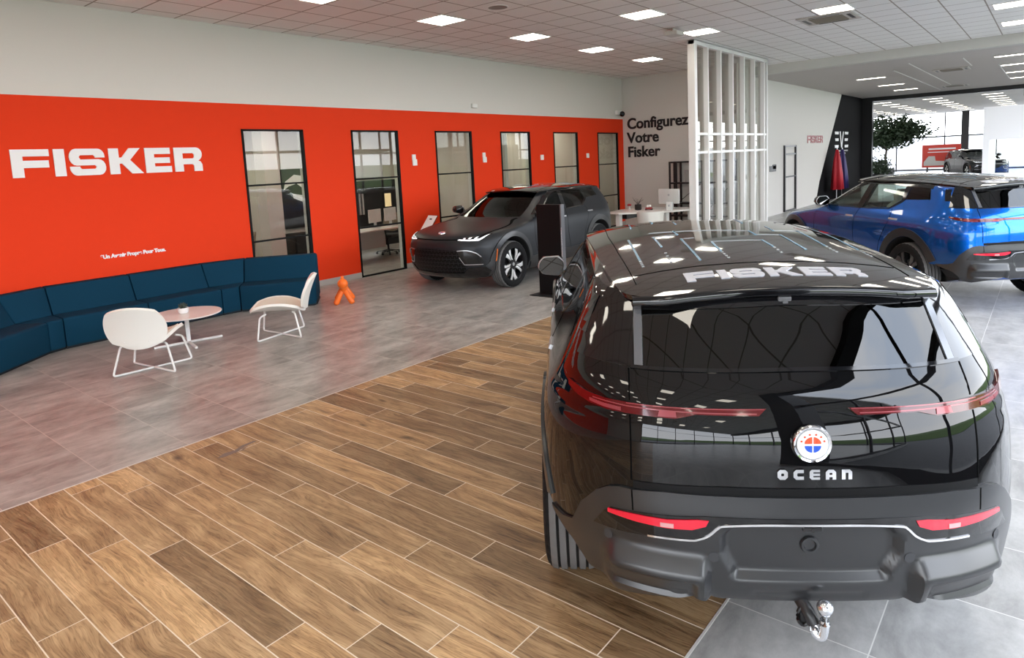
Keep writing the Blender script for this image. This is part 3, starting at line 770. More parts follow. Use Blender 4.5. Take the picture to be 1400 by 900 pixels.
    bm = B(); panel(bm, sym([(0, 1.105), (.48, 1.105), (.76, 1.112), (.715, 1.20), (.60, 1.53), (0, 1.55), (0, 1.53), (.55, 1.505), (.66, 1.20), (.69, 1.138), (.45, 1.131), (0, 1.131)][:6]), 'F', -.03, .004, .1)
    for f in list(bm.faces): pass
    bm.free()
    # ---- roof glass, spoiler
    half = [(.275, 0), (.272, .30), (.285, .48), (.32, .545), (.42, .612), (.70, .648), (1.13, .672), (1.8, .70), (2.2, .70), (2.45, .672), (2.60, .60), (2.67, .45), (2.70, 0)]
    hl = curve_pts(half, 4); poly = hl + [(u, -v) for u, v in hl[-2:0:-1]]
    bm = B(); panel(bm, poly, 'T', 0, .022, .03); roof = obj('roof_panel', bm, M_roofg, t, smooth=35)
    for pl in ([(.46, .545), (1.1, .570), (1.7, .585), (2.45, .575)], [(.46, -.545), (1.1, -.570), (1.7, -.585), (2.45, -.575)], [(.575, .54), (.60, .27), (.605, 0), (.60, -.27), (.575, -.54)]):
        bm = B(); panel(bm, strip(pl, .0035), 'T', .0018, .004, .03); obj('roof_seam', bm, M_seam, roof)
    def sl(pts, w=.011):
        bm = B(); panel(bm, strip(pts, w), 'T', .0022, .004, .03); obj('solar_line', bm, M_solar if w > .006 else M_solar2, roof)
    def dots(a, b, n=4):
        for k in range(n):
            f = (k + .5) / n; c = (a[0] + (b[0] - a[0]) * f, a[1] + (b[1] - a[1]) * f)
            bm = B(); panel(bm, [(c[0] - .008, c[1] - .006), (c[0] + .008, c[1] - .006), (c[0] + .008, c[1] + .006), (c[0] - .008, c[1] + .006)], 'T', .0022, .004, .1); obj('solar_dot', bm, M_solar2, roof)
    TH = .0035
    sl([(1.42, .49), (.83, .488)]); dots((.83, .488), (.69, .487)); sl([(1.90, .43), (2.5, .40)])
    sl([(1.39, .355), (1.08, .353)]); dots((.95, .355), (.69, .36)); sl([(1.40, .365), (1.40, .215)], TH); sl([(1.39, .225), (1.56, .222)])
    sl([(1.25, .228), (.70, .234)]); sl([(1.25, .235), (1.25, .16)], TH)
    sl([(1.105, .10), (.85, .108)]); dots((.85, .108), (.69, .107)); sl([(1.11, .105), (1.11, -.16)], TH)
    sl([(1.11, -.152), (.93, -.152)]); dots((.93, -.152), (.76, -.145), 3)
    sl([(1.56, .36), (1.50, .10), (1.43, -.17)], TH); sl([(1.43, -.168), (1.28, -.166)]); sl([(1.285, -.166), (1.29, -.30)], TH); sl([(1.29, -.296), (.86, -.28)])
    sl([(1.66, -.325), (1.44, -.305)]); sl([(1.45, -.305), (1.50, -.455)], TH); sl([(1.505, -.452), (.99, -.415)]); dots((.99, -.415), (.81, -.406))
    sl([(1.86, -.63), (.96, -.555)]); dots((.95, -.555), (.78, -.545)); sl([(2.05, .278), (2.45, .25)]); sl([(2.02, .151), (1.88, .155)]); sl([(2.1, -.258), (1.84, -.238)])
    wd, outl = name_outlines('FISKER'); bm = B(); v0, v1 = .345, -.365
    for o in outl: panel(bm, [(.395 + .108 * y, v0 + (v1 - v0) * x / wd) for x, y in o], 'T', .0035, .005, .03)
    obj('roof_lettering', bm, M_letter, roof)
    bm = B(); sec = [(.0, 0), (.012, -.024), (.05, -.036), (.14, -.040), (.20, -.020)]; prev = None
    vsx = np.linspace(-.575, .575, 41); rows = []
    for v in vsx:
        u0 = .268 + .12 * max(0, abs(v) - .44) ** 1.2 * 4.0; z0 = roof_z(u0 + .01, v) - .001
        rows.append([bm.verts.new((u0 - .006 + a, v, z0 + b)) for a, b in [(.010, .003), (.001, -.003), (-.003, -.012), (-.001, -.027), (.012, -.036), (.16, -.038), (.18, .0)]])
    for a, b in zip(rows, rows[1:]):
        for k in range(len(a)): bm.faces.new((a[k], a[(k + 1) % len(a)], b[(k + 1) % len(a)], b[k]))
    bm.faces.new(rows[0]); bm.faces.new(rows[-1][::-1]); obj('spoiler', bm, M_gloss, t, smooth=40)
    bm = B(); box(bm, (.268, -.026, 1.462), (.36, .026, 1.502), .006); cyl(bm, (.262, 0, 1.48), (.27, 0, 1.48), .010); obj('rear_camera', bm, mat('camera_pod', (.10, .10, .105), .3), t)
    # ---- tail lights
    for s in (1, -1):
        up = [(.140, 1.147), (.445, 1.143), (.616, 1.141), (.70, 1.141), (.77, 1.147), (.832, 1.165), (.834, 1.143), (.80, 1.122), (.756, 1.109), (.686, 1.100), (.618, 1.102), (.454, 1.103), (.381, 1.122), (.168, 1.123)]
        bm = B(); panel(bm, [(s * a, b) for a, b in up], 'R', .010, .014, .03); tl = obj('tail_light', bm, M_red, t, smooth=30)
        for q in ([(.64, 1.106), (.70, 1.108), (.752, 1.116), (.752, 1.128), (.70, 1.122), (.64, 1.120)], [(.448, 1.108), (.512, 1.106), (.506, 1.126), (.45, 1.128)]):
            bm = B(); panel(bm, [(s * a, b) for a, b in q], 'R', .0125, .006, .03); obj('light_cell', bm, M_redw, tl, smooth=30)
        bm = B(); panel(bm, strip([(s * .175, 1.1295), (s * .40, 1.128), (s * .62, 1.128), (s * .74, 1.133)], .004), 'R', .0125, .006, .05); panel(bm, strip([(s * .148, 1.144), (s * .40, 1.141), (s * .62, 1.138)], .003), 'R', .0125, .006, .05); obj('light_guide', bm, M_redw, tl)
    # ---- rear bumper
    zone = {}
    def sst(x): x = min(max(x, 0), 1); return x * x * (3 - 2 * x)
    def bump_d(v, z):
        a = abs(v); d = 0.0
        wv = .282 + .034 * sst((z - .55) / .08) * sst((.735 - z) / .05)
        d -= .034 * sst((wv - a) / .030) * sst((z - .517) / .028) * sst((.735 - z) / .012)
        m_ = sst((a - .335 - .10 * max(0, z - .46)) / .028) * sst((.735 - a) / .075)
        if z > .545: d += .052 * m_ * min(1, max(0, (.615 - z) / .065))
        else: d += .052 * m_ * (1 - .30 * sst((.545 - z) / .12))
        m2 = sst((a - .385) / .018) * sst((.70 - a) / .018); d -= .014 * m2 * sst((.532 - z) / .010) * sst((z - .452) / .010)
        d -= .006 * sst((.20 - a) / .01) * sst((z - .448) / .006) * sst((.478 - z) / .006)
        return d
    half = [(0, .842), (.28, .843), (.50, .838), (.606, .826), (.655, .826), (.70, .814), (.745, .782), (.800, .712), (.838, .606), (.875, .585), (.925, .577), (.92, .557), (.90, .547), (.832, .500), (.775, .43), (.748, .392), (.728, .390), (.66, .420), (.50, .446), (.40, .460), (.36, .455), (.328, .432), (.295, .424), (.28, .432), (0, .432)]
    bm = B(); panel(bm, sym(half), 'R', .012, .022, .0125, disp=bump_d); bum = obj('rear_bumper', bm, M_clad, t, smooth=40)
    bm = B(); panel(bm, sym([(0, .873), (.30, .874), (.610, .857), (.610, .829), (.28, .843), (0, .842)]), 'R', .004, .008, .04); obj('tailgate_lower_trim', bm, mat('tailgate_trim', (.004, .004, .0045), .45, 0, .2), t, smooth=30)
    surround = sym([(0, .768), (.29, .768), (.37, .766), (.46, .756), (.60, .746), (.69, .738), (.715, .715), (.752, .652), (.661, .652), (.56, .661), (.42, .668), (.385, .676), (.355, .692), (.325, .722), (.30, .734), (.17, .744), (0, .745)])
    bm = B(); panel(bm, surround, 'R', .016, .012, .03); sur = obj('bumper_insert', bm, M_gloss, bum, smooth=30)
    bm = B(); panel(bm, strip(curve_pts([(-.56, .6635), (-.42, .671), (-.385, .679), (-.352, .697), (-.322, .727), (-.295, .738), (-.17, .7475), (0, .7485), (.17, .7475), (.295, .738), (.322, .727), (.352, .697), (.385, .679), (.42, .671), (.56, .6635)], 4), .0075), 'R', .0195, .008, .05); obj('bumper_lip', bm, M_chr, bum, smooth=30)
    for s in (1, -1):
        bm = B(); panel(bm, [(s * a, b) for a, b in [(.697, .733), (.592, .738), (.493, .740), (.392, .753), (.352, .753), (.362, .732), (.409, .714), (.494, .708), (.599, .711), (.697, .719)]], 'R', .021, .01, .03); rl = obj('bumper_light', bm, M_redb, bum, smooth=30)
        bm = B(); panel(bm, [(s * a, b) for a, b in [(.47, .713), (.515, .712), (.515, .727), (.47, .729)]], 'R', .0235, .006, .03); obj('light_cell', bm, mat('clear_light_cell', (.70, .36, .37), .15, .2, .6), bum)
        for v, z in ((s * .336, .612), (s * .700, .622)):
            bm = B(); p = sf_R(v, z); q = (sf_R(v + .01, z) - sf_R(v - .01, z)).normalized(); nrm = Vector((-q[1], q[0], 0)); nrm = nrm if nrm[0] < 0 else -nrm
            c0 = p + nrm * .006; cyl(bm, c0, c0 + nrm * .0085, .019, 20); obj('parking_sensor', bm, mat('sensor_face', (.035, .036, .04), .45), bum, smooth=30)
    bm = B(); p = sf_R(.0, .655); lathe(bm, [(.030, 0), (.033, .004), (.030, .010), (.022, .011), (.018, .003), (0, .003)], 28, M=basis(p + Vector((-(.012 - .034) - .001, 0, 0)), (0, -1, 0), (0, 0, 1), (-1, 0, 0))); obj('tailgate_button', bm, M_clad, bum, smooth=40)
    bm = B(); box(bm, (-.045, -.035, .722), (.0, .035, .742), .005); cyl(bm, (-.046, 0, .727), (-.03, 0, .727), .007); obj('plate_camera', bm, M_gloss, bum)
    bm = B(); panel(bm, [(.455 + .028 * math.cos(k * PI / 8) * (1.25), .478 + .017 * math.sin(k * PI / 8)) for k in range(16)], 'R', .042, .006, .05); obj('tow_eye_cover', bm, M_clad, bum)
    # tow bar
    bm = B(); tube(bm, rpath([(.20, .05, .47), (.05, .035, .44), (-.02, .005, .40), (-.035, -.01, .365)], .05), .023, 14); hook = obj('tow_bar', bm, mat('tow_bar_black', (.02, .02, .022), .3), t, smooth=40)
    bm = B(); tube(bm, rpath([(-.03, .0, .385), (-.045, -.008, .335), (-.058, -.030, .325), (-.062, -.036, .36), (-.062, -.036, .40)], .02), .016, 14); sphere(bm, (-.062, -.037, .447), .028, 20, 12); cyl(bm, (-.062, -.036, .385), (-.062, -.036, .425), .020); obj('tow_ball', bm, mat('polished_tow_steel', (.78, .80, .84), .16, .95), hook, smooth=40)
    bm = B(); tube(bm, [(-.01, .018 + .020 * math.cos(k * PI / 8), .378 + .036 * math.sin(k * PI / 8)) for k in range(16)], .008, 8, closed=True); box(bm, (-.012, .004, .348), (.004, .032, .408), .005); obj('tow_socket', bm, M_black, hook, smooth=40)
    # ---- badges and lettering on the tailgate
    c = sf_R(-.004, 1.035); Mb = basis(c, (0, -1, 0), (0, 0, 1), (-1, 0, 0))
    def badge(Mb, r, parent):
        bm = B(); lathe(bm, [(r * .80, 0), (r * 1.04, .0), (r * 1.04, .008), (r * .97, .015), (r * .88, .013), (r * .82, .006)], 48, Mb, cap=False); bd = obj('badge', bm, M_chr, parent, smooth=35)
        bm = B(); lathe(bm, [(r * .80, .0), (r * .80, .012), (r * .78, .0135), (0, .0140)], 48, Mb); obj('badge_disc', bm, M_whitep, bd, smooth=35)
        for nm, mm_, sg in (('badge_sun', M_ore, 1), ('badge_sea', M_bluee, -1)):
            bm = B()
            for a0, a1 in ((3, 62), (64, 84), (96, 116), (118, 177)):
                pts = [(r * .42 * math.cos(math.radians(a)), sg * (.012 * r / .08 * .4 + r * .37 * math.sin(math.radians(a)))) for a in np.linspace(a0, a1, 6)]
                x0, x1 = pts[0][0], pts[-1][0]; pts = pts + [(x1, sg * .004), (x0, sg * .004)]
                prism(bm, pts, 'z', .0135, .0165, Mb)
            if sg > 0:
                for a in (20, 48, 75, 105, 132, 160): box(bm, (-.003, -.003, .0135), (.003, .003, .0165), M=Mb @ Matrix.Translation((r * .62 * math.cos(math.radians(a)), r * .58 * math.sin(math.radians(a)), 0)))
            obj(nm, bm, mm_, bd)
        return bd
    badge(Mb, .066, t)
    zb, hh, ww = .913, .027, .026
    glyph = {'O': [(.25, 0), (.75, 0), (1, .25), (1, .75), (.75, 1), (.25, 1), (0, .75), (0, .25), (.2499, .0001), (.40, .36), (.36, .42), (.36, .58), (.42, .64), (.58, .64), (.64, .58), (.64, .42), (.58, .36), (.4001, .3599)],
             'C': [(1, 1), (.25, 1), (0, .75), (0, .25), (.25, 0), (1, 0), (1, .33), (.42, .33), (.36, .40), (.36, .60), (.42, .67), (1, .67)],
             'E': [(1, 1), (.2, 1), (0, .8), (0, .2), (.2, 0), (1, 0), (1, .25), (.36, .25), (.36, .38), (1, .38), (1, .62), (.36, .62), (.36, .75), (1, .75)],
             'A': [(0, 0), (.34, 0), (.34, .25), (.66, .25), (.66, 0), (1, 0), (1, .75), (.75, 1), (.5001, 1), (.5001, .68), (.64, .68), (.64, .48), (.36, .48), (.36, .68), (.4999, .68), (.4999, 1), (.25, 1), (0, .75)],
             'N': [(0, 0), (.36, 0), (.36, .67), (.64, .67), (.64, 0), (1, 0), (1, .75), (.75, 1), (0, 1)]}
    for k, ch in enumerate('OCEAN'):
        v0 = .116 - k * .0545; bm = B(); panel(bm, [(v0 - .035 * x, .908 + .036 * y) for x, y in glyph[ch]], 'R', .006, .008, .06); obj('tailgate_letter', bm, M_chr, t)
    # ---- panel gaps
    def gap(pts, kind, off, sg=1, w=.005):
        bm = B(); panel(bm, strip(pts, w), kind, off, .003, .03, sg); obj('panel_gap', bm, M_seam, t)
    for s in (1, -1):
        gap([(s * .606, 1.253), (s * .612, 1.148)], 'R', .0016); gap([(s * .613, 1.098), (s * .617, .858)], 'R', .0016); gap([(s * .613, .826), (s * .611, .748)], 'R', .0130)
        for pl in ([(2.09, 1.17), (2.13, 1.0), (2.12, .7), (2.02, .42)], [(3.16, 1.12), (3.22, .95), (3.21, .7), (3.14, .5)], [(1.38, 1.20), (1.34, 1.05), (1.42, .90), (1.52, .70), (1.55, .5)]):
            gap(curve_pts(pl, 4), 'S', .0016, s)
        gap(curve_pts([(3.35, 1.11), (3.75, 1.035), (4.2, .975), (4.42, .93)], 4), 'S', .0016, s)
    # ---- side cladding: arches, sills
    for s in (1, -1):
        bm = B(); panel(bm, ring(ARCH_R, .458, -2, 158, 30) + ring(ARCH_R, .555, 158, 90, 12) + ring((.95, .41), .565, 90, 12, 16) + [(1.50, .42)], 'S', .012, .020, .05, s); obj('arch_trim', bm, M_clad, t, smooth=40)
        bm = B(); panel(bm, ring(ARCH_F, .458, 12, 184, 30)[::1] + [(3.34, .38)] + ring(ARCH_F, .535, 172, 14, 30), 'S', .020, .030, .05, s)
        panel(bm, [(4.30, .50), (4.36, .54), (4.50, .36), (4.48, .27), (4.30, .28)], 'S', .014, .022, .05, s); obj('arch_trim', bm, M_clad, t, smooth=40)
        bm = B(); panel(bm, [(1.42, .42), (1.50, .455), (3.32, .455), (3.36, .38), (3.34, .25), (1.42, .25)], 'S', .014, .03, .08, s); obj('sill_trim', bm, M_clad, t, smooth=40)
        bm = B(); panel(bm, [(4.275, .70), (4.255, .705), (4.275, .52), (4.295, .50)], 'S', .024, .006, .05, s); obj('side_marker', bm, M_amber, t)
        for u0, u1, z in ((2.17, 2.34, 1.045), (1.17, 1.34, 1.068)):
            bm = B(); panel(bm, [(u0, z - .012), (u1, z - .010), (u1 + .012, z + .004), (u1, z + .013), (u0, z + .011)], 'S', .010, .014, .05, s); obj('door_handle', bm, M_silver, t, smooth=30)
        # mirror: cap, glass, stalk
        hexa = [(1.082, 1.215), (1.070, 1.262), (1.035, 1.300), (.915, 1.305), (.872, 1.262), (.868, 1.235), (.895, 1.160), (.925, 1.150), (1.045, 1.166)]
        def hx(k, u): return [(u, s * (.977 + (a - .977) * k), 1.232 + (b - 1.232) * k) for a, b in hexa]
        mb = B(); rows = [[mb.verts.new(q) for q in hx(k, u)] for k, u in ((.92, 2.955), (1.0, 2.955), (1.03, 2.975), (.98, 3.03), (.80, 3.075), (.45, 3.10))]
        for A, C in zip(rows, rows[1:]):
            for k in range(len(hexa)): mb.faces.new((A[k], A[(k + 1) % len(hexa)], C[(k + 1) % len(hexa)], C[k]))
        mb.faces.new(rows[0]); mb.faces.new(rows[-1][::-1]); mr = obj('side_mirror', mb, M_gloss, t, smooth=50)
        mb = B(); rows = [[mb.verts.new((u + .38 * (q[2] - 1.305), q[1], q[2])) for q in hx(.90, u)] for u in (2.953, 2.949)]
        for A, C in zip(rows, rows[1:]):
            for k in range(len(hexa)): mb.faces.new((A[k], A[(k + 1) % len(hexa)], C[(k + 1) % len(hexa)], C[k]))
        mb.faces.new(rows[0]); mb.faces.new(rows[-1][::-1]); mb.verts.ensure_lookup_table()
        obj('mirror_glass', mb, M_mirg, mr)
        mb = B(); tube(mb, rpath([(2.953, q[1], q[2]) for q in hx(.97, 0)], .02, 4, closed=True), .0055, 6, closed=True); obj('mirror_rim', mb, M_silver, mr, smooth=40)
        mb = B(); tube(mb, [(3.03, s * .93, 1.18), (3.02, s * .87, 1.15)], [.03, .035], 12); obj('mirror_stalk', mb, M_gloss, mr, smooth=40)
        make_wheel(t, .95, s * .855, s); make_wheel(t, 3.865, s * .855, s)
    # ---- face: lamps, grille, hood
    for s in (1, -1):
        bm = B(); panel(bm, [(s * a, b) for a, b in [(.44, .862), (.62, .848), (.76, .848), (.80, .880), (.835, .945), (.80, .950), (.70, .915), (.58, .905), (.47, .895)]], 'F', .006, .01, .03); hl = obj('headlight', bm, M_gloss, t, smooth=30)
        bm = B()
        for q in ([(.455, .866), (.62, .853), (.755, .853), (.79, .884), (.822, .940), (.795, .925), (.75, .885), (.62, .872), (.47, .882)], [(.53, .884), (.56, .882), (.565, .898), (.54, .898)], [(.60, .882), (.635, .881), (.645, .903), (.615, .902)], [(.68, .884), (.71, .885), (.725, .912), (.70, .910)]):
            panel(bm, [(s * a, b) for a, b in q], 'F', .009, .006, .03)
        obj('lamp_strip', bm, M_drl, hl, smooth=30)
        bm = B(); panel(bm, [(s * a, b) for a, b in [(.47, .70), (.62, .705), (.735, .66), (.80, .575), (.83, .47), (.70, .455), (.57, .47), (.52, .56)]], 'F', .010, .012, .03); fv = obj('side_air_vent', bm, M_gloss, t, smooth=30)
        bm = B(); panel(bm, strip(curve_pts([(s * .47, .704), (s * .62, .709), (s * .735, .664), (s * .79, .60)], 4), .012), 'F', .016, .012, .05); obj('vent_blade', bm, M_silver, fv, smooth=30)
        bm = B(); panel(bm, strip([(s * .50, .60), (s * .56, .48), (s * .80, .475)], .008), 'F', .016, .012, .05); obj('vent_edge', bm, M_silver, fv, smooth=30)
    M_gr = mat('honeycomb_grille', (.006, .006, .007), .4, 0, .25); g = G(M_gr)
    tcn = g.n('ShaderNodeTexCoord'); sx = g.n('ShaderNodeSeparateXYZ'); g.l(tcn.outputs['Object'], sx.inputs[0])
    vo = g.n('ShaderNodeTexVoronoi', feature='DISTANCE_TO_EDGE'); vo.inputs['Scale'].default_value = 13; vo.inputs['Randomness'].default_value = 0.0
    row = g.math('FLOOR', g.math('MULTIPLY', sx.outputs[2], 13.0 / .87)); sh = g.math('MULTIPLY', g.math('MODULO', row, 2.0), .5 / 13)
    g.l(g.comb(g.math('ADD', sx.outputs[1], sh), g.math('DIVIDE', sx.outputs[2], .87), 0.0), vo.inputs['Vector'])
    g.l(g.ramp(vo.outputs['Distance'], [(.05, (.022, .022, .024)), (.11, (.001, .001, .001))]), g.b.inputs['Base Color'])
    bm = B(); panel(bm, sym([(0, .725), (.40, .718), (.52, .70), (.55, .60), (.60, .44), (.50, .34), (.30, .315), (0, .31)]), 'F', .006, .012, .04); obj('grille', bm, M_gr, t, smooth=30)
    bm = B(); panel(bm, sym([(0, .880), (.44, .884), (.44, .872), (0, .868)]), 'F', .003, .006, .04); obj('nose_slot', bm, M_seam, t)
    bm = B(); panel(bm, sym([(0, .325), (.52, .345), (.62, .43), (.82, .44), (.86, .36), (.80, .28), (.5, .245), (0, .235)]), 'F', .016, .024, .04); obj('front_lip', bm, M_gloss, t, smooth=30)
    c = sf_F(0, .962); nn = (sf_F(0, .966) - sf_F(0, .958)).normalized(); ez = Vector((0, 1, 0)).cross(nn).normalized(); ez = ez if ez[2] > 0 else -ez
    badge(basis(c - ez * .002, (0, 1, 0), -nn if nn[0] > 0 else nn, ez), .065, t)
    # ---- cabin: dash, steering wheel, seats
    bm = B(); prism(bm, [(3.20, .62), (3.20, 1.09), (2.95, 1.105), (2.78, 1.03), (2.78, .90), (2.95, .70)], 'y', -.78, .78, bev=.02); obj('dashboard', bm, M_seatd, t, smooth=40)
    bm = B(); box(bm, (2.735, -.16, .86), (2.765, .16, 1.10), .01); obj('touch_screen', bm, M_gloss, t)
    bm = B(); cw = Vector((2.62, .38, 1.02)); ax_ = Vector((-.9, 0, .42)).normalized(); u1, w1 = Vector((0, 1, 0)), ax_.cross(Vector((0, 1, 0)))
    tube(bm, [cw + u1 * .18 * math.cos(a) + w1 * .17 * math.sin(a) for a in np.linspace(0, 2 * PI, 28, endpoint=False)], .016, 8, closed=True)
    for a in (0, PI, -PI / 2): tube(bm, [cw - ax_ * .02, cw + u1 * .17 * math.cos(a) + w1 * .16 * math.sin(a)], .013, 8)
    tube(bm, [cw, cw - ax_ * .22], .03, 10); obj('steering_wheel', bm, M_seatd, t, smooth=40)
    def seat(nm, u, v, w, rows=1):
        bm = B()
        box(bm, (u - .02, v - w, .56), (u + .52, v + w, .72), .05, 3)
        Mx = Matrix.Translation((u, v, .68)) @ Matrix.Rotation(math.radians(-14), 4, 'Y')
        prism(bm, [(-w, 0), (-w * 1.02, .34), (-w * .80, .52), (-w * .42, .60), (w * .42, .60), (w * .80, .52), (w * 1.02, .34), (w, 0)], 'x', -.06, .07, Mx, bev=.03)
        st = obj(nm, bm, M_seatd, t, smooth=40)
        bm = B()
        for dv in ([0] if rows == 1 else [-.38, .38]):
            prism(bm, [(dv - .13, .60), (dv - .14, .68), (dv - .10, .765), (dv + .10, .765), (dv + .14, .68), (dv + .13, .60)], 'x', -.045, .05, Mx, bev=.025)
        obj('headrest', bm, M_seatd, st, smooth=40)
    seat('front_seat', 2.0, .38, .25); seat('front_seat', 2.0, -.38, .25); seat('rear_seat', 1.12, 0, .62, 2)
    bm = B(); box(bm, (.32, -.70, .46), (3.2, .70, .52)); obj('cabin_floor', bm, M_seatd, t)
    return t
def repaint(car, paint, rim=None, seat=None, rear_glass=None):
    def setm(o, i, m_): o.material_slots[i].link = 'OBJECT'; o.material_slots[i].material = m_
    for o in car.children:
        k = o.name.split('.')[0]
        if k == 'body': setm(o, 0, paint)
        if seat and k in ('front_seat', 'rear_seat'):
            setm(o, 0, seat)
            for h in o.children: setm(h, 0, seat)
        if k == 'wheel' and rim:
            for w in o.children:
                if w.name.startswith('spokes'): setm(w, 1, rim)
        if rear_glass and k in ('front_door_window', 'rear_door_window', 'windscreen'): setm(o, 0, rear_glass)
car_black = make_car('glossy black car seen from behind, parked half on the wood-look floor')
car_blue = dup(car_black, (9.856, .107, 0), math.radians(43.38), 'bright blue car with pale seats, parked on the grey tiles at the right')
car_grey = dup(car_black, (12.266, 8.035, 0), math.radians(182.36), 'matte graphite car facing forward beside the orange wall')
car_far = dup(car_black, (49.5, 4.6, 0), math.radians(205), 'dark car standing in the far showroom past the black opening')
car_black.location = (2.36, .628, 0); car_black.rotation_euler = (0, 0, math.radians(34.3))
repaint(car_black, P_black, M_rimd, None, M_glassd)
repaint(car_blue, P_blue, mat('grey_rim_face', (.10, .10, .105), .3, .4), M_seatw)
repaint(car_grey, P_grey, M_rimw, None, thin_glass('tinted_car_glass', (.22, .24, .24), .6, 1.5))
repaint(car_far, mat('far_car_paint', (.004, .005, .009), .15, 0, .3, coat=.6), M_rimw)

# ================================================================ LETTERING ON THE WALLS
def wall_letters(name, word, origin, ex, ey, height, width, m_, label, depth=.018):
    wd, outl = name_outlines(word); t = thing(name, label, 'wall lettering', origin, 0)
    ex, ey = Vector(ex), Vector(ey); ez = ex.cross(ey)
    i = 0
    for o in outl:
        bm = B(); prism(bm, [(x / wd * width, y * height) for x, y in o], 'z', 0, depth, basis((0, 0, 0), ex, ey, ez)); obj('letter', bm, m_, t); i += 1
    return t
M_wletter = mat('white_letter_acrylic', (.80, .79, .80), .35)
wall_letters('wall_lettering', 'FISKER', (2.575, YW - .0005, 2.178), (1, 0, 0), (0, 0, 1), .362, 2.475, M_wletter, 'big white raised brand lettering on the left of the orange wall')
def text_thing(name, lines, origin, ex, ey, size, lead, m_, label, cat='wall lettering', depth=.006, offset=0.0, spacing=1.0, align='LEFT', part='word'):
    t = thing(name, label, cat, origin, 0); ex, ey = Vector(ex), Vector(ey); ez = ex.cross(ey)
    for k, ln in enumerate(lines):
        bm = text_bm(ln, size, depth / 2, spacing, offset, align)
        zs = [v.co[2] for v in bm.verts]
        for v in bm.verts: v.co[2] += depth / 2
        xf(bm, basis(tuple(ey * (-lead * k)), ex, ey, ez)); obj(part, bm, m_, t)
    return t
text_thing('wall_tagline', ['*Un Avenir Propre Pour Tous.'], (3.46, YW - .0008, 1.005), (1, 0, 0), (0, 0, 1), .073, .1, M_wletter, 'small white slogan line on the orange wall above the blue sofa', offset=.004, spacing=.97)
M_blacklet = mat('black_letter', (.012, .012, .014), .4)
text_thing('wall_headline', ['Configurez', 'Votre', 'Fisker'], (XB - .0008, 10.17, 2.93), (0, -1, 0), (0, 0, 1), .445, .425, M_blacklet, 'three lines of large black lettering on the white end wall', offset=.011, spacing=1.0, depth=.02)
M_redlet = mat('dark_red_letter', (.28, .03, .03), .45)
wall_letters('wall_lettering', 'FISKER', (25.35, YS - .0008, 2.27), (1, 0, 0), (0, 0, 1), .27, 2.05, M_redlet, 'small dark red brand lettering on the long white side wall', .012)
# the three-letter emblem with its caption on the black panel
t = thing('wall_emblem', 'white three letter emblem on the black slanted wall panel', 'sign', (29.2, YS - .0125, 2.05))
ex, ey, ez = Vector((1, 0, 0)), Vector((0, 0, 1)), Vector((0, -1, 0))
Me = basis((0, 0, 0), ex, ey, ez)
for x0 in (0, 1.55):
    for k, y in enumerate((0, .27, .54)):
        bm = B(); d = .12 if k == 1 else 0
        if x0 == 0: prism(bm, [(d * .6, y), (.55, y), (.55, y + .11), (d * .6 - .05, y + .11)], 'z', 0, .01, Me)
        else: prism(bm, [(x0 + .05, y), (x0 + .6 - d * .6, y), (x0 + .65 - d * .6, y + .11), (x0 + .05, y + .11)], 'z', 0, .01, Me)
        obj('emblem_bar', bm, M_wletter, t)
bm = B(); prism(bm, [(.72, .66), (.86, .66), (1.07, .14), (1.28, .66), (1.42, .66), (1.14, 0), (1.0, 0)], 'z', 0, .01, Me); obj('emblem_chevron', bm, M_wletter, t)
for k, (w_, y) in enumerate(((2.0, -.16), (1.6, -.27), (1.3, -.38))):
    bm = B(); prism(bm, [(.15, y), (.15 + w_, y), (.15 + w_, y + .06), (.15, y + .06)], 'z', 0, .006, Me); obj('caption_line', bm, mat('grey_caption', (.22, .22, .22), .5), t)

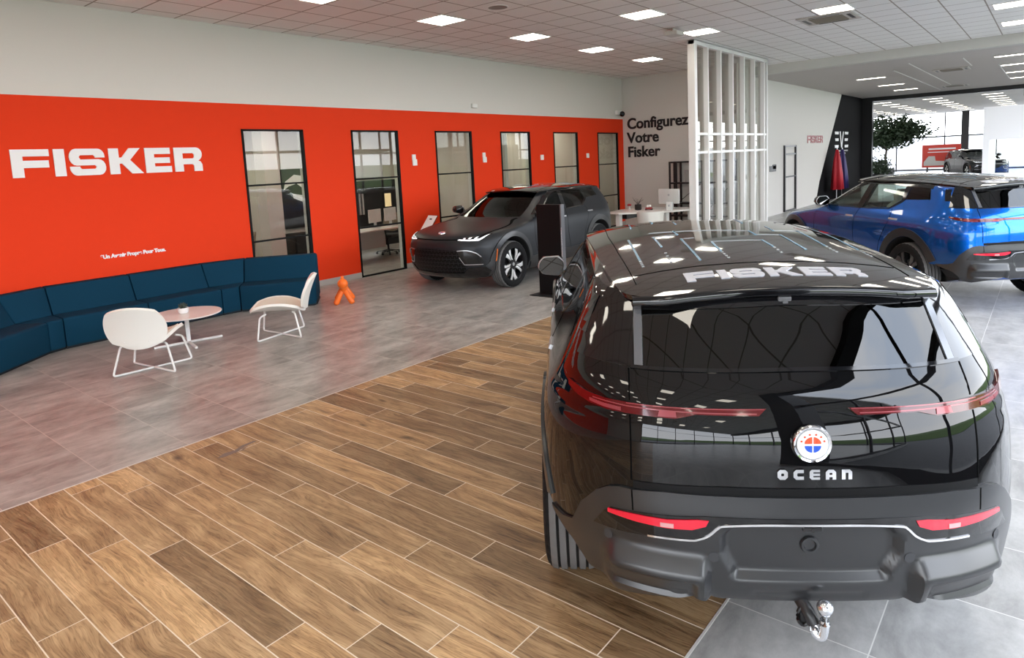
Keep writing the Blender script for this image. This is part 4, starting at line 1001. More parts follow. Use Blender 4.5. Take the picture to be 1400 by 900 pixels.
# ================================================================ SOFA
M_sofa = mat('petrol_blue_upholstery', (.004, .042, .085), .8, 0, .15)
g = G(M_sofa); pos, *_ = g.xyz(); nz_ = g.noise(pos, 260, 3, .6); g.bump(nz_, .25, .002); g.l(g.ramp(nz_, [(.3, (.0022, .029, .060)), (.7, (.0032, .041, .080))]), g.b.inputs['Base Color'])
M_plinth = mat('dark_plinth', (.006, .008, .012), .7)
def sofa_module(F0, n0, F1, n1, label, ends=(0, 0), depth=.70):
    F0, F1, n0, n1 = Vector((*F0, 0)), Vector((*F1, 0)), Vector((*n0, 0)).normalized(), Vector((*n1, 0)).normalized()
    c = (F0 + F1) / 2; t = thing('sofa_module', label, 'sofa', c, 0, 'sofa modules along the orange wall')
    d = (F1 - F0).normalized() * .004
    def sweep(nm, prof, m_, bev):
        bm = B(); A = [bm.verts.new(F0 + d + n0 * a + Vector((0, 0, z)) - c) for a, z in prof]; C = [bm.verts.new(F1 - d + n1 * a + Vector((0, 0, z)) - c) for a, z in prof]; n = len(prof)
        fa, fb = bm.faces.new(A), bm.faces.new(C[::-1])
        for k in range(n): bm.faces.new((A[k], C[k], C[(k + 1) % n], A[(k + 1) % n]))
        bmesh.ops.recalc_face_normals(bm, faces=bm.faces[:])
        for f, e in ((fa, ends[0]), (fb, ends[1])):
            bmesh.ops.bevel(bm, geom=list(f.edges), offset=.045 if e else bev, segments=4 if e else 2, affect='EDGES', profile=.5)
        return obj(nm, bm, m_, t, smooth=35)
    arcp = lambda cx, cz, r, a0, a1: [(cx + r * math.cos(math.radians(a)), cz + r * math.sin(math.radians(a))) for a in np.linspace(a0, a1, 5)]
    sweep('seat', [(.0, .035)] + arcp(.035, .365, .035, 180, 90) + [(.62, .40), (.62, .035)], M_sofa, .008)
    sweep('backrest', [(.385, .402), (.40, .43)] + arcp(.575, .715, .035, 160, 60)[::1] + arcp(.665, .725, .03, 80, 0) + [(.70, .05), (.625, .05), (.625, .402)], M_sofa, .008)
    sweep('plinth', [(.03, 0), (.03, .05), (.66, .05), (.66, 0)], M_plinth, .001)
    return t
nL = (-.66, .75); nR = (.635, .772)
sofa_module((1.73, 8.81), nL, (2.51, 9.50), nL, 'angled blue sofa module at the left edge of the frame')
sofa_module((2.515, 9.505), nL, (2.70, 9.575), (0, 1), 'narrow wedge shaped blue sofa module left of the white chair back', depth=.7)
sofa_module((2.705, 9.575), (0, 1), (3.72, 9.575), (0, 1), 'straight blue sofa module behind the left white lounge chair')
sofa_module((3.725, 9.575), (0, 1), (4.76, 9.575), (0, 1), 'straight blue sofa module behind the round table')
sofa_module((4.765, 9.575), (0, 1), (5.03, 9.56), nR, 'narrow wedge shaped blue sofa module right of the round table')
sofa_module((5.035, 9.555), nR, (5.90, 8.845), nR, 'blue end module of the sofa in front of the first tall window', (0, 1))

# ================================================================ LOUNGE TABLE, CHAIRS, PLANT, DOG
M_ttop = mat('white_table_laminate', (.82, .78, .76), .25)
t = thing('round_table', 'low round white table between the two white lounge chairs', 'table', (3.70, 8.42, 0))
bm = B(); lathe(bm, [(0, .366), (.405, .366), (.418, .370), (.42, .378), (.415, .384), (0, .384)], 64); obj('tabletop', bm, M_ttop, t, smooth=35)
bm = B(); cyl(bm, (0, 0, .02), (0, 0, .367), .026, 20); lathe(bm, [(.09, .358), (.09, .366)], 24); obj('pole', bm, M_wm, t, smooth=40)
for a in (-13, 77, 167, 257):
    bm = B(); Mx = Matrix.Rotation(math.radians(a), 4, 'Z'); box(bm, (0, -.016, .0), (.40, .016, .026), .005, M=Mx); obj('foot_bar', bm, M_wm, t)
t = thing('potted_plant', 'tiny succulent in a white pot on the round table', 'plant', (3.69, 8.46, .384))
bm = B(); lathe(bm, [(0, 0), (.050, 0), (.062, .012), (.066, .045), (.064, .068), (.058, .068), (.056, .05), (0, .05)], 28); obj('pot', bm, M_whitep, t, smooth=40)
M_leaf = mat('grey_green_leaf', (.045, .06, .045), .55)
bm = B()
for k in range(16):
    a = k * 2.4; r = .012 + .028 * (k / 16); tl = .9 - .55 * (k / 16)
    c = Vector((r * math.cos(a), r * math.sin(a), .06)); e = c + Vector((math.cos(a) * .035 * (1 - tl), math.sin(a) * .035 * (1 - tl), .03 + .055 * tl)); tube(bm, [c, (c + e) / 2, e], [.006, .010, .001], 6)
obj('leaves', bm, M_leaf, t, smooth=True)

M_shell = mat('white_chair_shell', (.83, .81, .76), .45); M_pad = mat('cream_seat_pad', (.72, .64, .55), .7)
def shell(bm, fn, nu, nv, th):
    """a closed curved sheet; fn(a, b) for a, b in -1..1 gives the middle surface"""
    def nrm(a, b):
        e = .01; n = (Vector(fn(a + e, b)) - Vector(fn(a - e, b))).cross(Vector(fn(a, b + e)) - Vector(fn(a, b - e))); return n.normalized()
    T, U = [], []
    for i in range(nu + 1):
        ra, rb = [], []
        for j in range(nv + 1):
            a, b = -1 + 2 * i / nu, -1 + 2 * j / nv
            # square to disc-like rounding of the corners
            ax, bx = a * math.sqrt(1 - b * b * .36), b * math.sqrt(1 - a * a * .36)
            p, n = Vector(fn(ax, bx)), nrm(ax, bx); ra.append(bm.verts.new(p + n * th / 2)); rb.append(bm.verts.new(p - n * th / 2))
        T.append(ra); U.append(rb)
    for i in range(nu):
        for j in range(nv):
            bm.faces.new((T[i][j], T[i + 1][j], T[i + 1][j + 1], T[i][j + 1])); bm.faces.new((U[i][j], U[i][j + 1], U[i + 1][j + 1], U[i + 1][j]))
    for i in range(nu):
        bm.faces.new((T[i][0], U[i][0], U[i + 1][0], T[i + 1][0])); bm.faces.new((T[i][nv], T[i + 1][nv], U[i + 1][nv], U[i][nv]))
    for j in range(nv):
        bm.faces.new((T[0][j], T[0][j + 1], U[0][j + 1], U[0][j])); bm.faces.new((T[nu][j], U[nu][j], U[nu][j + 1], T[nu][j + 1]))
def make_chair(label):
    t = thing('lounge_chair', label, 'chair', (0, 0, 0), 0, 'white lounge chairs')
    seat = lambda a, b: (.03 + .34 * a, .30 * b, .345 + .105 * b * b * (1 - .25 * a * a) - .03 * a * a + .03 * (a > 0) * a - .0)
    bm = B(); shell(bm, seat, 18, 18, .034); st = obj('seat', bm, M_shell, t, smooth=50)
    bm = B(); shell(bm, lambda a, b: tuple(Vector(seat(a * .86, b * .86)) + Vector((0, 0, .024))), 14, 14, .018); obj('seat_pad', bm, M_pad, st, smooth=50)
    back = lambda a, b: (-.30 - .075 * (a + 1) * 1.0 + .06 * b * b - .02 * a * a, .305 * b * (1 - .04 * a), .555 + .215 * a)
    bm = B(); shell(bm, back, 18, 18, .036); bk = obj('backrest', bm, M_shell, t, smooth=50)
    for s in (1, -1):
        bm = B()
        pts = [(-.16, s * .20, .325), (-.19, s * .235, .315), (-.25, s * .315, .012), (.27, -s * .315, .012), (.23, -s * .245, .30), (.16, -s * .20, .325)]
        tube(bm, rpath(pts, .035, 5), .0115, 10); obj('leg', bm, M_wm, t, smooth=50)
    bm = B(); tube(bm, rpath([(-.16, .20, .325), (-.31, .13, .35), (-.335, .12, .40)], .03, 4), .010, 8); tube(bm, rpath([(-.16, -.20, .325), (-.31, -.13, .35), (-.335, -.12, .40)], .03, 4), .010, 8); obj('back_bracket', bm, M_wm, t, smooth=50)
    return t
ch = make_chair('white shell lounge chair with its back to the camera, left of the round table')
ch.location = (2.945, 7.63, 0); ch.rotation_euler = (0, 0, math.radians(46.8))
dup(ch, (4.565, 7.67, 0), math.radians(143), 'white shell lounge chair seen from its side, right of the round table', 'white lounge chairs')
M_dog = mat('orange_plastic', (.88, .16, .015), .32)
bm = B()
fw = Vector((-.62, -.78, 0)); lf = Vector((.78, -.62, 0)); c0 = Vector((0, 0, 0))
sk = bpy.data.meshes.new('dog'); P_ = []
bm.free(); bm = B()
def cap(bm, a, b, r0, r1, n=16):
    a, b = Vector(a), Vector(b); d = (b - a).normalized(); pts, rs = [], []
    for k in range(5): th = PI / 2 * (1 - k / 5); pts.append(a - d * r0 * math.sin(th)); rs.append(max(r0 * math.cos(th), .002))
    for k in range(6): th = PI / 2 * k / 5; pts.append(b + d * r1 * math.sin(th)); rs.append(max(r1 * math.cos(th), .002))
    tube(bm, pts, rs, n)
cap(bm, fw * .13 + Vector((0, 0, .25)), -fw * .17 + Vector((0, 0, .215)), .060, .056)
for a, s in ((.13, 1), (.13, -1), (-.17, 1), (-.17, -1)): cap(bm, fw * a + lf * s * .02 + Vector((0, 0, .22)), fw * a * 1.25 + lf * s * .115 + Vector((0, 0, .044)), .042, .045)
dog = obj('dog_figure', bm, M_dog, None, smooth=60, loc=(6.25, 8.62, 0)); tag(dog, 'orange plastic dog figure standing on the floor by the orange wall', 'figure')
bm = B(); sphere(bm, fw * .19 + Vector((0, 0, .335)), .080, 24, 16); cap(bm, fw * .17 + Vector((0, 0, .39)), fw * .165 + Vector((0, 0, .425)), .034, .028); obj('head', bm, M_dog, dog, smooth=True)
bm = B(); cap(bm, -fw * .19 + Vector((0, 0, .24)), -fw * .235 + Vector((0, 0, .29)), .025, .02); obj('tail', bm, M_dog, dog, smooth=True)

# ================================================================ TOTEM AND INFORMATION STAND
t = thing('display_totem', 'tall black display totem on a flat base in front of the grey car', 'display totem', (8.15, 5.98, 0))
bm = B(); box(bm, (0, -.24, .012), (.085, .20, 1.41), .004); obj('screen_body', bm, mat('totem_black', (.004, .004, .0045), .45, 0, .2), t)
bm = B(); box(bm, (.0, -.262, .012), (.09, -.241, 1.41), .002); obj('side_edge', bm, mat('totem_grey_edge', (.14, .14, .15), .3, .4), t)
bm = B(); box(bm, (-.002, -.2615, .62), (.004, -.250, 1.06), .001); obj('edge_light', bm, mat('edge_highlight', (.85, .85, .88), .15, .8), t)  # pale strip painted as a highlight on the edge, not a lamp
bm = B(); box(bm, (-.16, -.36, 0), (.28, .28, .012), .003); obj('base_plate', bm, M_black, t)
t = thing('information_stand', 'slim stand with a tilted white info board left of the grey car', 'information stand', (9.12, 9.72, 0), math.radians(-8))
bm = B(); box(bm, (.12, -.03, .01), (.18, .03, .86), .005); obj('post', bm, M_black, t)
bm = B(); box(bm, (0, -.16, 0), (.30, .16, .012), .004); obj('foot', bm, M_black, t)
Ms = Matrix.Translation((.08, 0, .93)) @ Matrix.Rotation(math.radians(-52), 4, 'Y')
bm = B(); box(bm, (-.21, -.16, -.012), (.21, .16, .0), .003, M=Ms); bd = obj('board', bm, M_black, t)
bm = B(); box(bm, (-.20, -.15, 0), (.20, .15, .004), M=Ms); obj('info_sheet', bm, mat('white_sheet', (.85, .85, .85), .4), bd)
bm = B(); box(bm, (.10, -.035, .004), (.13, .045, .006), M=Ms); obj('sheet_print', bm, M_blacklet, bd)

# ================================================================ PARTITION OF UPRIGHT FINS
t = thing('slatted_partition', 'tall white glazed partition of upright fins between hall and desk', 'partition', (13.55, 6.0, 0))
XL = 4.65
bm = B(); box(bm, (0, -.06, 0), (.13, .10, ZC - .02), .004); obj('post', bm, M_wm, t)
bm = B(); box(bm, (XL - .06, -.05, 0), (XL, .08, ZC - .02), .004); obj('post', bm, M_wm, t)
bm = B(); box(bm, (.0, -.05, ZC - .10), (XL, .08, ZC - .02), .004); obj('top_rail', bm, M_wm, t)
for z in (2.07, 2.47):
    bm = B(); box(bm, (.10, -.035, z), (XL - .05, .035, z + .055), .003); obj('cross_rail', bm, M_wm, t)
for k in range(6):
    x = .13 + (XL - .19) * (k + .80) / 6.1
    bm = B(); box(bm, (x, -.05, .0), (x + .05, .10, ZC - .05), .003); obj('fin', bm, M_wm, t)
bm = B(); box(bm, (.13, .050, .03), (XL - .06, .058, ZC - .10)); obj('pane', bm, M_clear, t)

# ================================================================ DESK AREA
t = thing('desk', 'white desk beneath the large black wall lettering', 'desk', (15.0, 7.75, 0))
bm = B(); prism(bm, [(-.95, .75), (.0, .88), (.75, .60), (.85, -.85), (.35, -1.0), (-.45, -.62), (-1.1, .3)], 'z', .71, .745, bev=.008); obj('worktop', bm, M_ttop, t, smooth=40)
for x, y in ((-.85, .45), (.6, .55), (.62, -.75), (-.25, -.5)):
    bm = B(); prism(bm, [(x - .07, y - .05), (x + .07, y - .05), (x + .07, y + .05), (x - .07, y + .05)], 'z', 0, .71, bev=.01); obj('leg', bm, M_wm, t)
bm = B(); box(bm, (-.65, .35, .56), (.3, .62, .70), .01); obj('drawer_box', bm, M_black, t)
t = thing('desktop_computer', 'white all-in-one computer seen from behind on the white desk', 'computer', (15.35, 7.45, .745), math.radians(185))
bm = B(); box(bm, (-.02, -.27, .12), (.02, .27, .49), .012, 3); sc_ = obj('monitor', bm, mat('pale_grey_aluminium', (.74, .76, .76), .35, .3), t, smooth=40)
bm = B(); box(bm, (-.03, -.10, .0), (-.018, .10, .20), .004); box(bm, (-.10, -.10, 0), (.10, .10, .008), .003); obj('stand', bm, M_silver, t)
bm = B(); lathe(bm, [(0, 0), (.028, 0), (.028, .003), (0, .003)], 16, basis((.02, 0, .34), (0, 1, 0), (0, 0, 1), (1, 0, 0))); obj('back_disc', bm, mat('grey_mark', (.5, .52, .55), .4), sc_)
t = thing('product_box', 'small white box with a grey mark standing on the desk edge', 'box', (14.75, 7.15, .745), math.radians(10))
bm = B(); box(bm, (-.05, -.065, 0), (.05, .065, .21), .006); obj('carton', bm, M_whitep, t)
bm = B(); box(bm, (-.052, -.02, .10), (-.0505, .02, .15)); obj('mark', bm, mat('grey_mark', (.5, .52, .55), .4), t)
t = thing('pot_plant', 'black pot with thin dark twigs on the white desk', 'plant', (14.85, 8.05, .745))
bm = B(); lathe(bm, [(0, 0), (.07, 0), (.085, .02), (.085, .14), (.075, .14), (.07, .1), (0, .1)], 20); obj('pot', bm, M_black, t, smooth=40)
bm = B()
for k in range(7): a = k * .9; tube(bm, [(0, 0, .1), (.05 * math.cos(a), .05 * math.sin(a), .2), (.14 * math.cos(a), .14 * math.sin(a), .26 + .03 * (k % 3))], [.006, .005, .003], 6)
obj('twigs', bm, M_black, t, smooth=True)
t = thing('red_flower', 'small red flower in a vase beside the black pot', 'flower', (14.8, 8.27, .745))
bm = B(); lathe(bm, [(0, 0), (.02, 0), (.025, .03), (.012, .08), (.014, .09), (0, .09)], 14); obj('vase', bm, M_wm, t, smooth=True)
bm = B()
for k in range(6): a = k * PI / 3; sphere(bm, (.03 * math.cos(a), .03 * math.sin(a), .13), .024, 8, 6)
sphere(bm, (0, 0, .14), .022, 8, 6); obj('petals', bm, mat('deep_red', (.35, .01, .02), .6), t, smooth=True)
t = thing('toy_robot', 'little red and white toy on the desk right of the black pot', 'toy', (14.85, 7.75, .745), .3)
bm = B(); box(bm, (-.06, -.08, .02), (.06, .08, .07), .01); obj('toy_body', bm, M_redlet, t)
bm = B(); box(bm, (-.04, -.05, .07), (.04, .05, .13), .01); obj('toy_cab', bm, M_whitep, t)
for x in (-.04, .04):
    bm = B(); cyl(bm, (x, -.085, .022), (x, .085, .022), .022, 12); obj('toy_wheel', bm, M_black, t)
def tub_chair(loc, rz, label):
    t = thing('tub_chair', label, 'chair', loc, rz, 'white tub chairs at the desk')
    bm = B(); lathe(bm, [(.20, .42), (.26, .45), (.30, .60), (.31, .80), (.295, .80), (.28, .62), (.24, .48), (0, .46)], 28, cap=False)
    for v in bm.verts:
        if v.co[0] > .05 and v.co[2] > .5: v.co[2] = .5 + (v.co[2] - .5) * max(.15, 1 - v.co[0] / .28)
    obj('shell', bm, M_shell, t, smooth=50)
    for a in (45, 135, 225, 315):
        bm = B(); tube(bm, [(.15 * math.cos(math.radians(a)), .15 * math.sin(math.radians(a)), .44), (.26 * math.cos(math.radians(a)), .26 * math.sin(math.radians(a)), 0)], .013, 8); obj('leg', bm, M_wm, t)
    return t
tub_chair((13.95, 7.25, 0), math.radians(20), 'white tub chair pulled up to the near side of the desk')
t = thing('shelving_rack', 'black open metal rack against the white end wall behind the partition', 'shelf', (18.0, 7.7, 0))
for y in (.92, .72, -.92, -.06):
    for x in (-.16, .14):
        bm = B(); box(bm, (x - .022, y - .022, 0), (x + .022, y + .022, 1.88)); obj('upright', bm, M_black, t)
for z in (.30, .66, 1.24, 1.84):
    bm = B(); box(bm, (-.18, -.94, z), (.16, .94, z + .045)); obj('shelf_board', bm, M_black, t)
for a, b in (((.70, .68), (.0, 1.22)), ((-.04, .30), (-.90, 1.22)), ((.70, .32), (.2, .66))):
    bm = B(); tube(bm, [(-.17, a[0], a[1]), (-.17, b[0], b[1])], .012, 6); obj('brace', bm, M_black, t)
for k, (y, z, w_, h_, c_, lb) in enumerate(((.35, 1.285, .26, .34, (.30, .30, .29), 'grey display box on the left of the rack'), (-.35, 1.285, .34, .26, (.62, .64, .62), 'pale display box in the middle of the rack'), (-.40, .705, .44, .40, (.05, .05, .055), 'black case on the lower board of the rack'), (-.78, .345, .2, .24, (.55, .55, .54), 'pale bin on the bottom board of the rack'))):
    bm = B(); box(bm, (-.12, -w_ / 2, 0), (.1, w_ / 2, h_), .008); o = obj('storage_box', bm, mat('box_tone_%d' % k, c_, .6), None, loc=(18.0, 7.7 + y, z + .0015)); tag(o, lb, 'box')
# tall thin frame, little sign, flags on the long wall
t = thing('wall_frame', 'tall narrow black frame mounted on the long white side wall', 'frame', (22.64, YS - .03, 0))
for x in (0, 1.20):
    bm = B(); box(bm, (x, -.03, .02), (x + .07, .028, 2.21)); obj('upright', bm, M_black, t)
for z in (.02, 1.15, 1.90, 2.16):
    bm = B(); box(bm, (.07, -.02, z), (1.20, .02, z + .045)); obj('crossbar', bm, M_black, t)
t = thing('room_sign', 'little black sign with white print beside the partition', 'sign', (21.25, YS - .0005, 1.38))
bm = B(); box(bm, (0, -.012, .02), (.62, 0, .20)); box(bm, (.30, -.012, .10), (.64, 0, .24)); obj('plate', bm, M_blacklet, t)
for lx, colr, lb in ((27.9, (.42, .008, .02), 'red flag hanging on a pole before the black wall panel'), (28.7, (.03, .02, .12), 'dark blue flag hanging on a pole before the black wall panel')):
    t = thing('flag', lb, 'flag', (lx, 6.5, 0))
    bm = B(); cyl(bm, (0, 0, 0), (0, 0, 2.05), .018, 10); lathe(bm, [(0, 0), (.16, 0), (.15, .02), (0, .03)], 24); obj('pole', bm, M_silver, t, smooth=40)
    bm = B(); pr_ = []
    for k in range(26):
        a = 2 * PI * k / 26; r = 1 + .28 * math.sin(5 * a); pr_.append((r * math.cos(a), r * math.sin(a)))
    rows = [[bm.verts.new((x * w_ * .8 + .06 * (2 - z), y * w_ * .5, z)) for x, y in pr_] for z, w_ in ((1.98, .08), (1.6, .20), (1.1, .30), (.45, .38))]
    for A, C in zip(rows, rows[1:]):
        for k in range(26): bm.faces.new((A[k], A[(k + 1) % 26], C[(k + 1) % 26], C[k]))
    bm.faces.new(rows[-1]); bm.faces.new(rows[0][::-1]); obj('cloth', bm, mat('flag_cloth_%d' % int(lx), colr, .6), t, smooth=True)
t = thing('low_counter', 'low white counter in front of the black wall panel', 'counter', (29.6, 5.5, 0))
bm = B(); box(bm, (-.9, -.3, 0), (2.6, .3, .76), .01); obj('body', bm, M_white, t)
bm = B(); box(bm, (-.95, -.34, .76), (2.65, .34, .80), .006); obj('counter_top', bm, M_wm, t)

# ================================================================ SMALL FITTINGS
M_fit = mat('white_fitting', (.80, .80, .78), .4)
for k, (x, hh) in enumerate(((9.50, .20), (11.70, .20), (13.95, .11), (16.14, .11))):
    lb = ['white wall control left of the third window', 'white wall control between the third and fourth window', 'white wall control between the fourth and fifth window', 'white wall control between the fifth and sixth window'][k]
    t = thing('wall_control', lb, 'wall control', (x, YW, 2.12), 0, 'white controls between the windows')
    bm = B(); box(bm, (-.07, -.03, -.01), (.05, 0, .12), .006); obj('housing', bm, M_fit, t)
    if hh > .15:
        bm = B(); box(bm, (-.075, -.028, .11), (.02, 0, .22), .006); obj('sensor', bm, M_fit, t)
t = thing('security_camera', 'white dome camera on the white wall by the far corner', 'camera', (17.95, YW + .012, 3.40))
bm = B(); box(bm, (-.18, -.10, -.03), (.05, 0, .09), .01); obj('bracket', bm, M_fit, t)
bm = B(); sphere(bm, (.0, -.14, -.02), .085, 16, 10); obj('dome', bm, M_gloss, t, smooth=True)
t = thing('motion_sensor', 'small white sensor on the white wall above the third window', 'sensor', (11.43, YW + .012, 3.40))
bm = B(); box(bm, (-.09, -.05, -.05), (.09, 0, .05), .015); obj('cover', bm, M_fit, t)
t = thing('ceiling_speaker', 'round ceiling speaker grille near the first lit panels', 'speaker', (8.16, 6.76, ZC))
bm = B(); lathe(bm, [(.15, -.004), (.15, .0)], 32); obj('grille', bm, mat('speaker_grille', (.28, .25, .23), .7), t)
bm = B(); lathe(bm, [(.15, 0), (.15, -.008), (.165, -.006), (.165, 0)], 32, cap=False); obj('rim', bm, M_fit, t, smooth=40)
t = thing('ceiling_projector', 'small pale device on the ceiling beside the panel over the partition', 'projector', (12.12, 5.72, ZC))
bm = B(); box(bm, (-.16, -.14, -.14), (.16, .14, -.06), .02); obj('housing', bm, mat('pale_plastic', (.55, .53, .49), .5), t)
bm = B(); cyl(bm, (0, 0, -.07), (0, 0, 0), .03, 10); obj('mount', bm, M_fit, t)
def cassette(loc, sx, sy, label):
    t = thing('ceiling_vent', label, 'air vent', loc, 0, 'air conditioning vents')
    bm = B()
    box(bm, (-sx, -sy, -.02), (sx, sy, 0), .01); obj('frame', bm, mat('vent_frame', (.52, .48, .44), .5), t)
    bm = B(); box(bm, (-sx * .62, -sy * .62, -.026), (sx * .62, sy * .62, -.0195), .004); obj('grille', bm, mat('vent_grille', (.20, .165, .12), .6), t)
    for k, (a, b) in enumerate((((-sx * .55, -sy * .88), (sx * .55, -sy * .74)), ((-sx * .55, sy * .74), (sx * .55, sy * .88)), ((-sx * .88, -sy * .55), (-sx * .74, sy * .55)), ((sx * .74, -sy * .55), (sx * .88, sy * .55)))):
        bm = B(); box(bm, (a[0], a[1], -.0225), (b[0], b[1], -.0195)); obj('slot', bm, M_black, t)
cassette((13.72, 3.37, ZC), .45, .47, 'square air vent in the ceiling beside the lit panel over the blue car')
cassette((24.2, 2.5, ZL), .45, .45, 'air vent in the darker ceiling just beyond the beam')
cassette((31.2, 3.1, ZL), .45, .45, 'air vent in the darker ceiling near the black opening')
M_strip = mat('ceiling_track_white', (.75, .73, .70), .4)
for k, (x0, x1, y) in enumerate(((21.0, 30.5, 3.15), (21.2, 23.6, 1.95), (24.0, 30.0, 1.35), (22.5, 32.8, 3.75))):
    bm = B(); box(bm, (x0, y - .012, ZL - .012), (x1, y + .012, ZL)); o = struct('trim_%d' % (20 + k), bm, M_strip)

# ================================================================ WHITE BOOTH AND THE FAR SHOWROOM
t = thing('white_booth', 'white walled booth with a window at the right behind the blue car', 'booth', (21.0, 0, 0))
bm = B(); W0, W1, WT, WB = 1.30, -.6, 2.07, 1.22
box(bm, (0, W0, 0), (.12, 1.44, 2.90)); box(bm, (0, -2.6, WT), (.12, W0, 2.90)); box(bm, (0, -2.6, 0), (.12, W0, WB)); box(bm, (0, -2.6, WB), (.12, -1.0, WT)); box(bm, (.12, 1.34, 0), (3.2, 1.44, 2.9)); obj('walls', bm, mat('booth_white', (.84, .84, .85), .45), t)
bm = B(); box(bm, (.05, -1.0, WB), (.06, W0, WT)); obj('pane', bm, M_pane, t)
bm = B(); box(bm, (-.16, -2.6, WB - .14), (0, 1.46, WB - .08), .006); obj('ledge', bm, M_wm, t)
t = thing('booth_desk', 'dark desk unit inside the white booth', 'desk', (23.0, -.4, 0))
bm = B(); box(bm, (-.4, -1.2, 0), (.4, 1.2, .74)); obj('cabinet', bm, mat('grey_green_unit', (.16, .22, .22), .5), t)
bm = B(); box(bm, (-.45, -1.25, .74), (.45, 1.25, .78)); obj('worktop', bm, M_wm, t)
t = thing('poster_board', 'red poster board with white lettering in the far showroom', 'poster', (50.0, 5.55, 0))
bm = B(); box(bm, (0, -1.02, .5), (.06, 1.05, 1.93), .004); obj('board', bm, mat('poster_red', (.62, .05, .03), .5), t)
bm = B(); box(bm, (-.006, -.75, 1.62), (-.001, .70, 1.72)); box(bm, (-.006, -.70, 1.44), (-.001, .75, 1.49)); obj('heading', bm, M_wletter, t)
bm = B(); prism(bm, [(.95, .62), (.95, .85), (.70, 1.22), (.35, 1.22), (.30, .92), (-.7, .86), (-.85, .62)], 'x', -.006, -.001); obj('picture', bm, mat('poster_picture', (.62, .60, .58), .5), t)
bm = B(); box(bm, (.02, -.8, 0), (.05, -.7, .5)); box(bm, (.02, .7, 0), (.05, .8, .5)); obj('legs', bm, M_black, t)
t = thing('potted_tree', 'leafy dark green tree in a black planter past the black column', 'tree', (37.2, 6.45, 0))
bm = B(); lathe(bm, [(0, 0), (.30, 0), (.40, .9), (.36, .9), (.34, .8), (0, .8)], 28); obj('planter', bm, M_black, t, smooth=40)
M_bark = mat('bark', (.05, .035, .025), .85)
bm = B(); rnd = random.Random(3); tips = []
tube(bm, [(0, 0, .8), (.05, .02, 1.4), (0, -.03, 1.9)], [.06, .05, .045], 10)
for k in range(11):
    a = k * 2.4 + rnd.random() * .5; L = .7 + .75 * rnd.random(); e = Vector((math.cos(a) * L * .75, math.sin(a) * L * 1.0, 2.35 + .75 * rnd.random() + .25 * (1.4 - L)))
    mid = Vector((math.cos(a) * L * .3, math.sin(a) * L * .4, 2.2)); tube(bm, [(0, -.03, 1.75 + .02 * k), mid, e], [.03, .02, .006], 6); tips += [mid, (mid + e) / 2, e, e]
obj('trunk', bm, M_bark, t, smooth=50)
M_tleaf = mat('dark_green_leaf', (.018, .035, .012), .55)
bm = B()
for k in range(6500):
    p = rnd.choice(tips) + Vector((rnd.gauss(0, .24), rnd.gauss(0, .30), rnd.gauss(.05, .17)))
    d = Vector((rnd.gauss(0, 1), rnd.gauss(0, 1), rnd.gauss(-.2, .5))).normalized(); w = d.cross(Vector((rnd.gauss(0, 1), rnd.gauss(0, 1), rnd.gauss(0, 1)))).normalized(); L = .06 + .06 * rnd.random()
    a, b, c, e = p - d * L, p + w * L * .42, p + d * L, p - w * L * .42
    bm.faces.new([bm.verts.new(q) for q in (a, b, c, e)])
fo = obj('foliage', bm, M_tleaf, t, auto='keep')
t = thing('potted_shrub', 'low leafy plant at the foot of the tree by the black column', 'plant', (35.2, 6.35, 0))
bm = B(); box(bm, (-.25, -.25, 0), (.25, .25, .75), .02); obj('planter', bm, M_black, t)
bm = B()
for k in range(700):
    p = Vector((rnd.gauss(0, .22), rnd.gauss(0, .25), 1.05 + rnd.gauss(0, .22))); p[2] = max(p[2], .76)
    d = Vector((rnd.gauss(0, 1), rnd.gauss(0, 1), rnd.gauss(.3, .6))).normalized(); w = d.cross(Vector((rnd.gauss(0, 1), rnd.gauss(0, 1), rnd.gauss(0, 1)))).normalized(); L = .08
    bm.faces.new([bm.verts.new(q) for q in (p - d * L, p + w * L * .4, p + d * L, p - w * L * .4)])
obj('foliage', bm, M_tleaf, t, auto='keep')

# ================================================================ OFFICES SEEN THROUGH THE WINDOWS
def office_desk(loc, rz, label):
    t = thing('office_desk', label, 'desk', loc, rz, 'desks in the offices')
    bm = B(); box(bm, (-.9, -.4, .71), (.9, .4, .745), .006); obj('worktop', bm, M_ttop, t)
    for sx_ in (-1, 1):
        bm = B(); tube(bm, [(sx_ * .70, -.34, .71), (sx_ * .86, -.36, 0)], .028, 4); tube(bm, [(sx_ * .70, .34, .71), (sx_ * .86, .36, 0)], .028, 4); box(bm, (sx_ * .70 - .03, -.36, .67), (sx_ * .70 + .03, .36, .71)); obj('leg_frame', bm, M_black, t)
    bm = B(); box(bm, (-.75, .36, .22), (.75, .375, .66)); obj('modesty_panel', bm, mat('pale_panel', (.58, .58, .56), .5), t)
    return t
office_desk((9.6, 12.0, 0), math.radians(4), 'white desk with black splayed legs behind the second window')
d2 = office_desk((5.2, 12.8, 0), math.radians(92), 'white desk behind the first window'); d3 = office_desk((13.9, 12.4, 0), 0, 'white desk behind the fourth window')
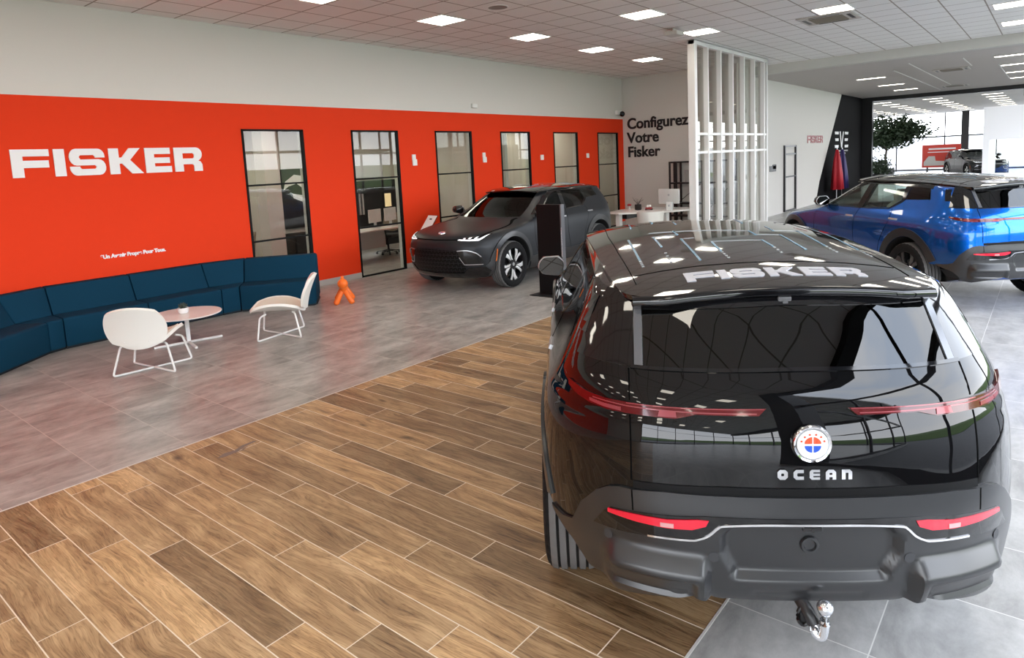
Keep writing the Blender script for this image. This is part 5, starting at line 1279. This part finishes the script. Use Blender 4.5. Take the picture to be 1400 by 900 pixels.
def office_chair(loc, rz, label):
    t = thing('office_chair', label, 'chair', loc, rz, 'swivel chairs in the offices')
    bm = B(); box(bm, (-.24, -.24, .42), (.24, .24, .50), .03, 3); obj('seat', bm, M_seatd, t, smooth=40)
    bm = B(); shell(bm, lambda a, b: (-.26 - .03 * a + .04 * b * b, .22 * b, .78 + .24 * a), 8, 8, .04); obj('backrest', bm, mat('tan_mesh', (.20, .15, .10), .7), t, smooth=50)
    bm = B(); cyl(bm, (0, 0, .09), (0, 0, .42), .028, 10); obj('gas_column', bm, M_black, t)
    bm = B()
    for k in range(5): a = k * 2 * PI / 5; tube(bm, [(0, 0, .10), (.29 * math.cos(a), .29 * math.sin(a), .065)], [.028, .018], 6); sphere(bm, (.29 * math.cos(a), .29 * math.sin(a), .032), .032, 8, 6)
    obj('star_base', bm, M_black, t)
office_chair((10.55, 12.6, 0), math.radians(200), 'tan backed swivel chair behind the second window')
office_chair((6.25, 11.7, 0), math.radians(150), 'swivel chair at the desk behind the first window')
for k, (x, y) in enumerate(((9.75, 12.05), (10.25, 12.1))):
    t = thing('office_monitor', ['pale monitor on the left of the office desk', 'pale monitor on the right of the office desk'][k], 'monitor', (x, y, .745), math.radians(15), 'monitors behind the second window')
    bm = B(); box(bm, (-.23, -.015, .12), (.23, .015, .42), .006); obj('screen', bm, mat('pale_monitor', (.62, .62, .60), .4), t)
    bm = B(); box(bm, (-.03, -.02, 0), (.03, .02, .14)); box(bm, (-.1, -.08, 0), (.1, .08, .012)); obj('stand', bm, M_silver, t)
t = thing('wall_screen', 'large pale screen on the office wall behind the second window', 'screen', (11.55, 14.55, 1.86))
bm = B(); box(bm, (-.58, -.05, 0), (.58, 0, .64), .01); obj('panel', bm, mat('screen_white', (.75, .77, .82), .3), t)
t = thing('wall_unit', 'black wall unit under the pale screen behind the second window', 'cabinet', (11.6, 14.4, 0))  # black block added in place of trees mirrored darkly in the pane
bm = B(); box(bm, (-.85, -.22, 0), (.85, .18, 1.78), .008); obj('carcass', bm, M_blacklet, t)
for k in range(3):
    bm = B(); box(bm, (-.74 + .10 * k, -.26, .9), (-.68 + .10 * k, -.221, 1.45), .003); obj('handle', bm, M_silver, t)
t = thing('lit_picture', 'small warm lit picture on the black wall unit behind the second window', 'picture', (11.95, 14.165, 1.02))
bm = B(); box(bm, (-.14, -.012, 0), (.14, .0, .42), .004); obj('frame', bm, M_black, t)
bm = B(); box(bm, (-.11, -.016, .03), (.11, -.012, .39)); obj('print', bm, mat('warm_print', (.6, .5, .3), .5, emit=(1.0, .72, .38), estr=.7), t)
t = thing('white_cabinet', 'tall pale cabinet in the office behind the third window', 'cabinet', (15.3, 14.2, 0))
bm = B(); box(bm, (-.6, -.3, 0), (.6, .3, 2.0), .01); obj('carcass', bm, M_white, t)
bm = B(); box(bm, (-.58, -.32, .04), (-.01, -.3, 1.97), .004); obj('door', bm, M_wm, t)
bm = B(); box(bm, (.01, -.32, .04), (.58, -.3, 1.97), .004); obj('door', bm, M_wm, t)
t = thing('wall_picture', 'tall black poster with a white motorcycle behind the first window', 'picture', (9.45, 14.57, .72))
bm = B(); box(bm, (-.50, -.03, 0), (.50, 0, 1.46), .004); obj('frame', bm, M_black, t)
bm = B(); prism(bm, [(-.42, .95), (-.36, 1.16), (-.10, 1.32), (.20, 1.27), (.42, 1.02), (.46, .80), (.30, .82), (.12, .98), (-.05, 1.10), (-.28, 1.04)], 'y', -.036, -.031); prism(bm, [(-.2, .86), (.1, .80), (.36, .62), (.2, .60), (-.16, .74)], 'y', -.036, -.031); obj('print', bm, M_wletter, t)
t = thing('office_bench', 'dark low cabinet below the poster behind the first window', 'cabinet', (9.4, 14.2, 0))
bm = B(); box(bm, (-.55, -.25, 0), (.55, .25, .62), .01); obj('carcass', bm, M_blacklet, t)
bm = B(); box(bm, (-.53, -.27, .03), (-.01, -.25, .59), .003); obj('door', bm, M_seatd, t)
bm = B(); box(bm, (.01, -.27, .03), (.53, -.25, .59), .003); obj('door', bm, M_seatd, t)

# a faded mark on the wood-look floor
t = thing('floor_marking', 'faded grey marking on the wood-look planks close to the tile edge', 'floor marking', (2.35, 4.72, .0004))
bm = B()
for pts in ([(-.17, -.01), (-.10, .03), (-.02, .012), (.05, .05), (.15, .055), (.17, .03), (.06, .012), (-.02, -.03), (-.12, -.035)], [(-.06, -.05), (.02, -.035), (.08, .0), (.05, -.005), (-.02, -.04)]): prism(bm, pts, 'z', 0, .0008)
obj('faded_print', bm, mat('faded_marking', (.20, .155, .14), .5), t)
